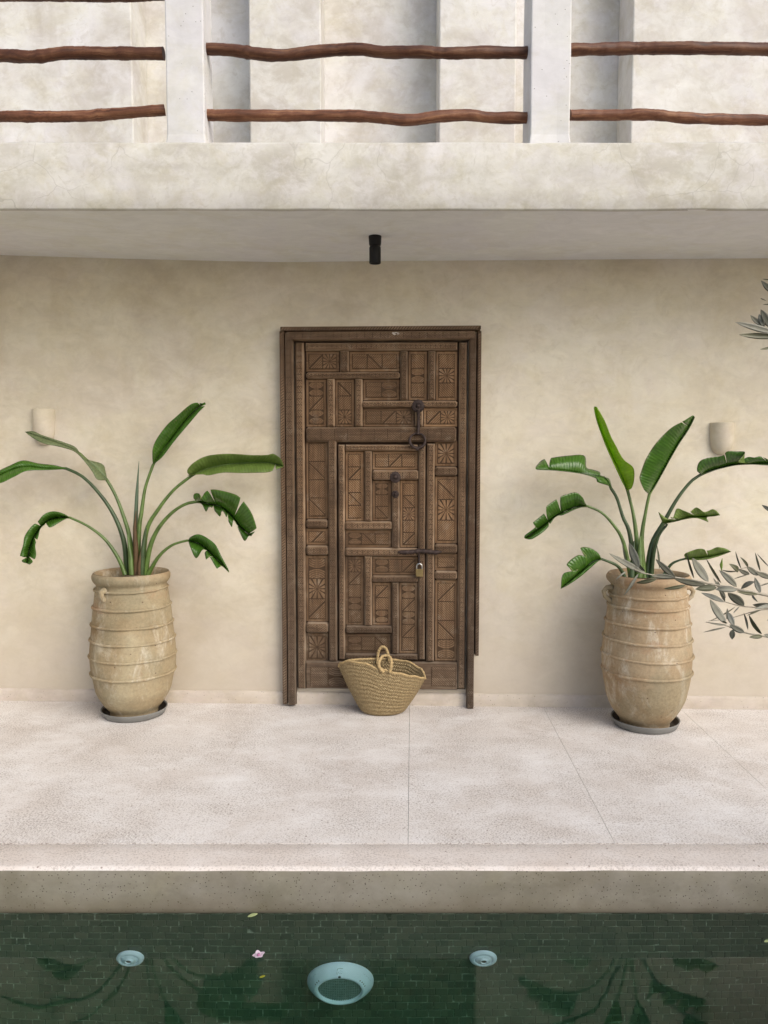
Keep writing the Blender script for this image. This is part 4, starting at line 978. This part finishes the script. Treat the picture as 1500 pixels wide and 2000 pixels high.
for k in range(-9, 10, 2):
    zz = k * rr / 10; hh = math.sqrt(rr * rr - zz * zz)
    m.tube([(t * hh, -0.0355 - 0.008 * (1 - ((zz / rr) ** 2 + (t * hh / rr) ** 2)), zz) for t in (-1, -0.5, 0, 0.5, 1)], 0.0014, 5)
m.build('lens', m_lens, lamp)
def onring(a, q):           # point on the sloped ring face
    yy = 0.015 + (0.97 - q) / (0.97 - 0.74) * 0.033; return Vector((r * q * math.cos(a), -yy - 0.0008, r * q * math.sin(a)))
m = MB()
for ca, n_ in ((R(152), 3), (R(25), 4)):
    for k in range(n_):
        a = ca + (k - 1.2) * R(7.5); d = R(2.1)
        V = [onring(a - d, 0.93), onring(a + d, 0.93), onring(a + d * 0.6, 0.76), onring(a - d * 0.6, 0.76)]; m = MB(); m.add(V, [(0, 1, 2, 3)])
        o = m.build('vent_slot', m_fit_dark, lamp); o.modifiers.new('solid', 'SOLIDIFY').thickness = 0.0006
m = MB(); m.lathe([(0.0045, 0), (0.0045, 0.003), (0.0, 0.0035)], 14, c=tuple(onring(R(90), 0.745)), axis='y'); m.build('screw', m_fit_dark, lamp)
m = MB()
def lg(px_, py_): # small emblem on the ring, drawn in local units
    return onring(R(90) - px_ / r / 0.86, 0.86 + py_ / r)
m.tube([lg(0.010, 0.006), lg(0.000, 0.0065), lg(-0.008, 0.005), lg(-0.010, -0.003), lg(-0.009, -0.008)], 0.0010, 6)
m.tube([lg(0.009, -0.002), lg(0.003, 0.001), lg(-0.002, 0.000), lg(-0.006, -0.005)], 0.0009, 6); m.tube([lg(0.008, -0.006), lg(0.002, -0.004), lg(-0.002, -0.006)], 0.0008, 6)
m.build('emblem', simple('emblem_grey', (0.16, 0.24, 0.27), 0.5), lamp)

# ------------------------------------------------------------------ things floating on the water
def petal_leaf(mb, c, ang, L, Wd, lift, mat=0, n=8):
    rows = []
    for i in range(n + 1):
        u = i / n; w = Wd * math.sin(PI * min(1, u * 0.93 + 0.05)) ** 0.8; row = []
        for s in (-1, -0.5, 0, 0.5, 1):
            x, y = (u - 0.1) * L, s * w; z = lift * (u * u) + 0.25 * abs(s) ** 1.5 * w
            row.append((c[0] + x * math.cos(ang) - y * math.sin(ang), c[1] + x * math.sin(ang) + y * math.cos(ang), c[2] + z))
        rows.append(row)
    mb.grid(rows, mat)
p = onz(505, 1868, WATER_Z)
fl = empty('fallen_flower', (p.x, p.y, WATER_Z + 0.001), 'pale pink fallen flower floating on the green pool water', 'flower')
for k in range(5):
    m = MB(); petal_leaf(m, (0, 0, 0.001), k * 2 * PI / 5 + 0.5 + random.uniform(-0.2, 0.2), 0.022, 0.0085, 0.006 if k != 2 else 0.001)
    o = m.build('petal', m_petal, fl); o.modifiers.new('solid', 'SOLIDIFY').thickness = 0.0008
m = MB(); m.lathe([(0.0055, 0.0035), (0.004, 0.007), (0.0, 0.008)], 12); m.build('flower_centre', m_petal_c, fl)
for px, py, L, ang, mt, lab in ((486, 1790, 0.034, 0.35, m_fl_leaf, 'pale green fallen leaf floating against the pool edge'), (508, 1910, 0.017, 0.1, m_yl_leaf, 'tiny yellow fallen leaf floating below the pink flower'), (1494, 1841, 0.020, 0.3, m_fl_leaf, 'small green fallen leaf floating at the side below the olive tree')):
    p = onz(px, py, WATER_Z); m = MB(); petal_leaf(m, (0, 0, 0), ang, L, L * 0.27, 0.004); o = m.build('fallen_leaf', mt, None, (p.x, p.y - (0.004 if py < 1800 else 0), WATER_Z + 0.0015))
    o.modifiers.new('solid', 'SOLIDIFY').thickness = 0.0008; tag(o, lab, 'leaf', 'leaves fallen on the pool')

# ------------------------------------------------------------------ olive tree at the right edge
tx, ty = 1.98, 1.95
olive = empty('olive_tree', (tx, ty, -0.004), 'grey-leaved olive tree reaching thin branches in front of the urn', 'tree'); ol = -Vector(olive.location)
m = MB(); tp = [(tx, ty, -0.02), (tx + 0.03, ty, 0.3), (tx - 0.02, ty + 0.02, 0.75), (tx + 0.02, ty, 1.15), (tx, ty, 1.6), (tx + 0.03, ty, 2.1)]
m.tube(tp, [0.085, 0.065, 0.058, 0.052, 0.038, 0.020], 12); m.build('trunk', m_bark, olive, ol)
OT = (1130.0, 1030.0, 0.246667); BY = 1.92
def zo(x, y, T=OT): return T[0] + x * T[2], T[1] + y * T[2]
def branch(P, Y0, Y1, r0, r1, T=OT, root=None):
    pts = []
    if root: pts += [Vector(q) for q in root]
    rad = [r0 * 1.6] * len(pts)
    n = 16
    for i in range(n + 1):
        u = i / n; x, y = spline(P, u); px, py = zo(x, y, T); pts.append(at(px, py, Y0 + (Y1 - Y0) * u)); rad.append(r0 + (r1 - r0) * u)
    m = MB(); m.tube(pts, rad, 6); return m.build('branch', m_twig, olive, ol)
B1 = branch([(1700, 590), (1500, 540), (1250, 490), (1000, 440), (780, 398), (530, 368), (440, 330)], 1.98, 1.86, 0.0042, 0.0012, root=[(tx, ty, 1.10), (1.55, 1.99, 1.06), (1.28, 2.0, 1.06)])
B2 = branch([(1700, 660), (1500, 640), (1300, 625), (1150, 588)], 2.02, 1.95, 0.003, 0.001, root=[(tx, ty, 0.98), (1.5, 2.02, 1.02)])
B3 = branch([(1700, 900), (1500, 868), (1300, 830), (1160, 775), (1010, 750)], 2.0, 1.90, 0.0032, 0.001, root=[(tx, ty, 0.85), (1.5, 2.0, 0.94)])
B4 = branch([(1700, 420), (1500, 385), (1400, 340), (1335, 318), (1270, 332)], 2.04, 1.98, 0.0026, 0.0009, root=[(tx, ty, 1.18), (1.5, 2.03, 1.13)])
B5 = branch([(1700, 640), (1440, 655), (1205, 718), (1030, 742)], 2.06, 2.0, 0.0022, 0.0008, root=[(1.6, 2.04, 1.0)])
OT8 = (1340.0, 520.0, 0.2)
B6 = branch([(1500, 700), (1100, 640), (900, 650), (820, 600), (780, 500)], 1.75, 1.70, 0.003, 0.001, OT8, root=[(tx, ty, 1.75), (1.45, 1.8, 1.72)])
def leaf_variants():
    out = []
    for curl in (0.0, 0.10, -0.12):
        m = MB(); rows, U = [], []; n = 10
        for i in range(n + 1):
            u = i / n; w = 0.5 * (math.sin(PI * u ** 0.85)) ** 0.8; row, ur = [], []
            for s in (-1, -0.5, 0, 0.5, 1): row.append((u, s * w, curl * 4 * u * (1 - u) + 0.10 * abs(s) * w)); ur.append((u, s))
            rows.append(row); U.append(ur)
        m.grid(rows, 0, U, True); out.append(m)
    return out
LV = leaf_variants(); lmesh = {}
def oleaf(parent, b, t, w, tone, Y, T=OT, roll=None):
    pb_, pt_ = at(*zo(*b, T), Y), at(*zo(*t, T), Y + random.uniform(-0.02, 0.03)); d = pt_ - pb_; L = d.length
    wd = w * 0.86 * T[2] * Y / FPX
    view = (EYE - pb_).normalized(); xa = d.normalized(); za_ = (view - xa * view.dot(xa)).normalized()
    rl = random.uniform(-0.55, 0.55) if roll is None else roll
    za_ = Matrix.Rotation(rl, 3, xa) @ za_; ya = za_.cross(xa)
    k = (random.randrange(3), tone)
    if k not in lmesh:
        o = LV[k[0]].build('leaf', [m_ol_top, m_ol_un] if tone == 'o' else [m_ol_un, m_ol_top], parent)
        sd = o.modifiers.new('solid', 'SOLIDIFY'); sd.thickness = 0.012; sd.material_offset = 1; sd.offset = -1; lmesh[k] = o
    else:
        o = lmesh[k].copy(); COL.objects.link(o); o.parent = parent
    wd2 = wd / max(0.45, math.cos(rl))
    Mx = Matrix(((xa.x * L, ya.x * wd2, za_.x * 0.05, pb_.x), (xa.y * L, ya.y * wd2, za_.y * 0.05, pb_.y), (xa.z * L, ya.z * wd2, za_.z * 0.05, pb_.z), (0, 0, 0, 1)))
    o.matrix_local = Mx
    return o
for par, b, t, w, tone, Y in (
    (B1, (540, 372), (240, 205), 55, 'o', 1.87), (B1, (480, 320), (400, 118), 72, 'o', 1.85), (B1, (530, 350), (455, 258), 28, 's', 1.86), (B1, (765, 398), (610, 250), 58, 'o', 1.88), (B1, (755, 396), (575, 385), 48, 'o', 1.87),
    (B1, (625, 405), (452, 440), 40, 's', 1.86), (B1, (475, 365), (358, 542), 28, 'o', 1.85), (B1, (380, 350), (292, 418), 16, 'o', 1.85), (B1, (850, 455), (672, 486), 34, 's', 1.86), (B1, (1005, 455), (755, 408), 62, 'o', 1.88),
    (B1, (1030, 432), (898, 238), 78, 'o', 1.90), (B1, (1095, 478), (922, 490), 62, 's', 1.89), (B1, (1255, 495), (1080, 492), 60, 'o', 1.90), (B1, (1252, 472), (1112, 338), 60, 'o', 1.91), (B1, (1130, 442), (1008, 243), 24, 's', 1.93),
    (B1, (915, 405), (850, 195), 20, 's', 1.95), (B1, (1420, 530), (1250, 508), 36, 's', 1.93), (B1, (1440, 520), (1395, 395), 50, 'o', 1.96), (B1, (1165, 560), (1065, 400), 30, 'o', 1.97), (B1, (640, 330), (620, 140), 18, 's', 1.96), (B1, (380, 300), (345, 120), 14, 's', 1.96),
    (B2, (1312, 622), (1180, 518), 78, 'o', 1.95), (B2, (1155, 592), (968, 518), 46, 'o', 1.94), (B2, (1510, 602), (1378, 612), 44, 'o', 1.97), (B2, (1530, 620), (1388, 648), 36, 'o', 1.96), (B2, (1420, 592), (1378, 535), 20, 'o', 1.98), (B2, (1160, 590), (1100, 420), 34, 'o', 1.99),
    (B3, (1168, 765), (1038, 568), 70, 'o', 1.92), (B3, (1170, 772), (1003, 748), 18, 'o', 1.90), (B3, (1165, 790), (983, 832), 16, 'o', 1.90), (B3, (1232, 782), (1183, 672), 56, 'o', 1.92), (B3, (1312, 832), (1193, 768), 58, 'o', 1.92), (B3, (1222, 808), (1216, 888), 50, 'o', 1.91),
    (B3, (1455, 862), (1348, 870), 42, 's', 1.94), (B3, (1452, 845), (1348, 688), 36, 's', 1.94), (B3, (1342, 812), (1308, 676), 20, 'o', 1.95), (B3, (1540, 880), (1468, 850), 44, 'o', 1.95), (B3, (1172, 725), (1178, 640), 24, 'o', 1.98), (B3, (1180, 760), (1110, 730), 14, 's', 1.9),
    (B4, (1262, 352), (1190, 288), 46, 's', 1.98), (B4, (1352, 372), (1262, 328), 42, 'o', 1.98), (B4, (1425, 382), (1333, 310), 50, 'o', 1.99), (B4, (1530, 405), (1408, 358), 52, 'o', 2.0), (B4, (1338, 315), (1278, 232), 24, 's', 1.98), (B4, (1395, 430), (1288, 488), 44, 'o', 2.0),
    (B4, (1290, 330), (1243, 188), 14, 's', 2.02), (B4, (1440, 350), (1398, 196), 18, 's', 2.02), (B4, (1510, 312), (1412, 206), 10, 'o', 2.02), (B4, (1260, 345), (1130, 335), 14, 'o', 2.0), (B4, (1340, 375), (1225, 412), 10, 'o', 2.0), (B4, (1530, 430), (1420, 468), 12, 'o', 2.0),
    (B5, (1440, 655), (1330, 700), 16, 's', 2.03), (B5, (1240, 628), (1030, 745), 12, 's', 2.0), (B5, (1275, 625), (1225, 680), 12, 'o', 2.0), (B5, (1560, 740), (1490, 735), 40, 'o', 2.0)):
    oleaf(par, b, t, w, tone, Y)
for b, t, w, tone in (((850, 245), (730, 138), 62, 'o'), ((860, 372), (745, 376), 12, 's'), ((860, 130), (742, 124), 14, 's'), ((880, 655), (475, 545), 72, 'o'), ((900, 690), (512, 668), 68, 's'), ((745, 580), (628, 478), 50, 'o'), ((765, 600), (712, 468), 56, 'o'), ((830, 600), (728, 420), 84, 'o'), ((900, 780), (720, 812), 28, 's'), ((790, 340), (740, 316), 10, 's')):
    oleaf(B6, b, t, w, tone, 1.70, OT8, random.uniform(-0.3, 0.3))
oleaf(B4, (1560, -130), (1452, -178), 36, 'o', 2.0)

# leaves on the limbs between the trunk and the reaching twigs
def limb_leaves(par, P, n, Y):
    for k in range(n):
        u = (k + random.random()) / n; x, y, z = spline([tuple(q) for q in P], u)
        d0 = Vector((-0.7, random.uniform(-0.5, 0.5), random.choice((-0.7, 0.7)) + random.uniform(-0.3, 0.3))).normalized(); L = random.uniform(0.05, 0.085)
        za_ = Vector((random.uniform(-0.4, 0.4), -1, random.uniform(-0.3, 0.6))); za_ = (za_ - d0 * za_.dot(d0)).normalized(); ya = za_.cross(d0); w = L * random.uniform(0.16, 0.24)
        o = random.choice(list(lmesh.values())).copy(); COL.objects.link(o); o.parent = par
        o.matrix_local = Matrix(((d0.x * L, ya.x * w, za_.x * 0.05, x), (d0.y * L, ya.y * w, za_.y * 0.05, y), (d0.z * L, ya.z * w, za_.z * 0.05, z), (0, 0, 0, 1)))
e1 = at(*zo(1560, 560), 1.97)
for br, P, n in ((B1, [(tx, ty, 1.10), (1.55, 1.99, 1.06), (1.28, 2.0, 1.06), tuple(e1)], 22), (B2, [(tx, ty, 0.98), (1.5, 2.02, 1.02), (1.15, 2.02, 1.03)], 16), (B3, [(tx, ty, 0.85), (1.5, 2.0, 0.94), (1.15, 2.0, 0.95)], 16),
                 (B4, [(tx, ty, 1.18), (1.5, 2.03, 1.13), (1.15, 2.03, 1.12)], 16), (B6, [(tx, ty, 1.75), (1.45, 1.8, 1.72), (1.0, 1.76, 1.75)], 22)):
    limb_leaves(br, P, n, 1.98)
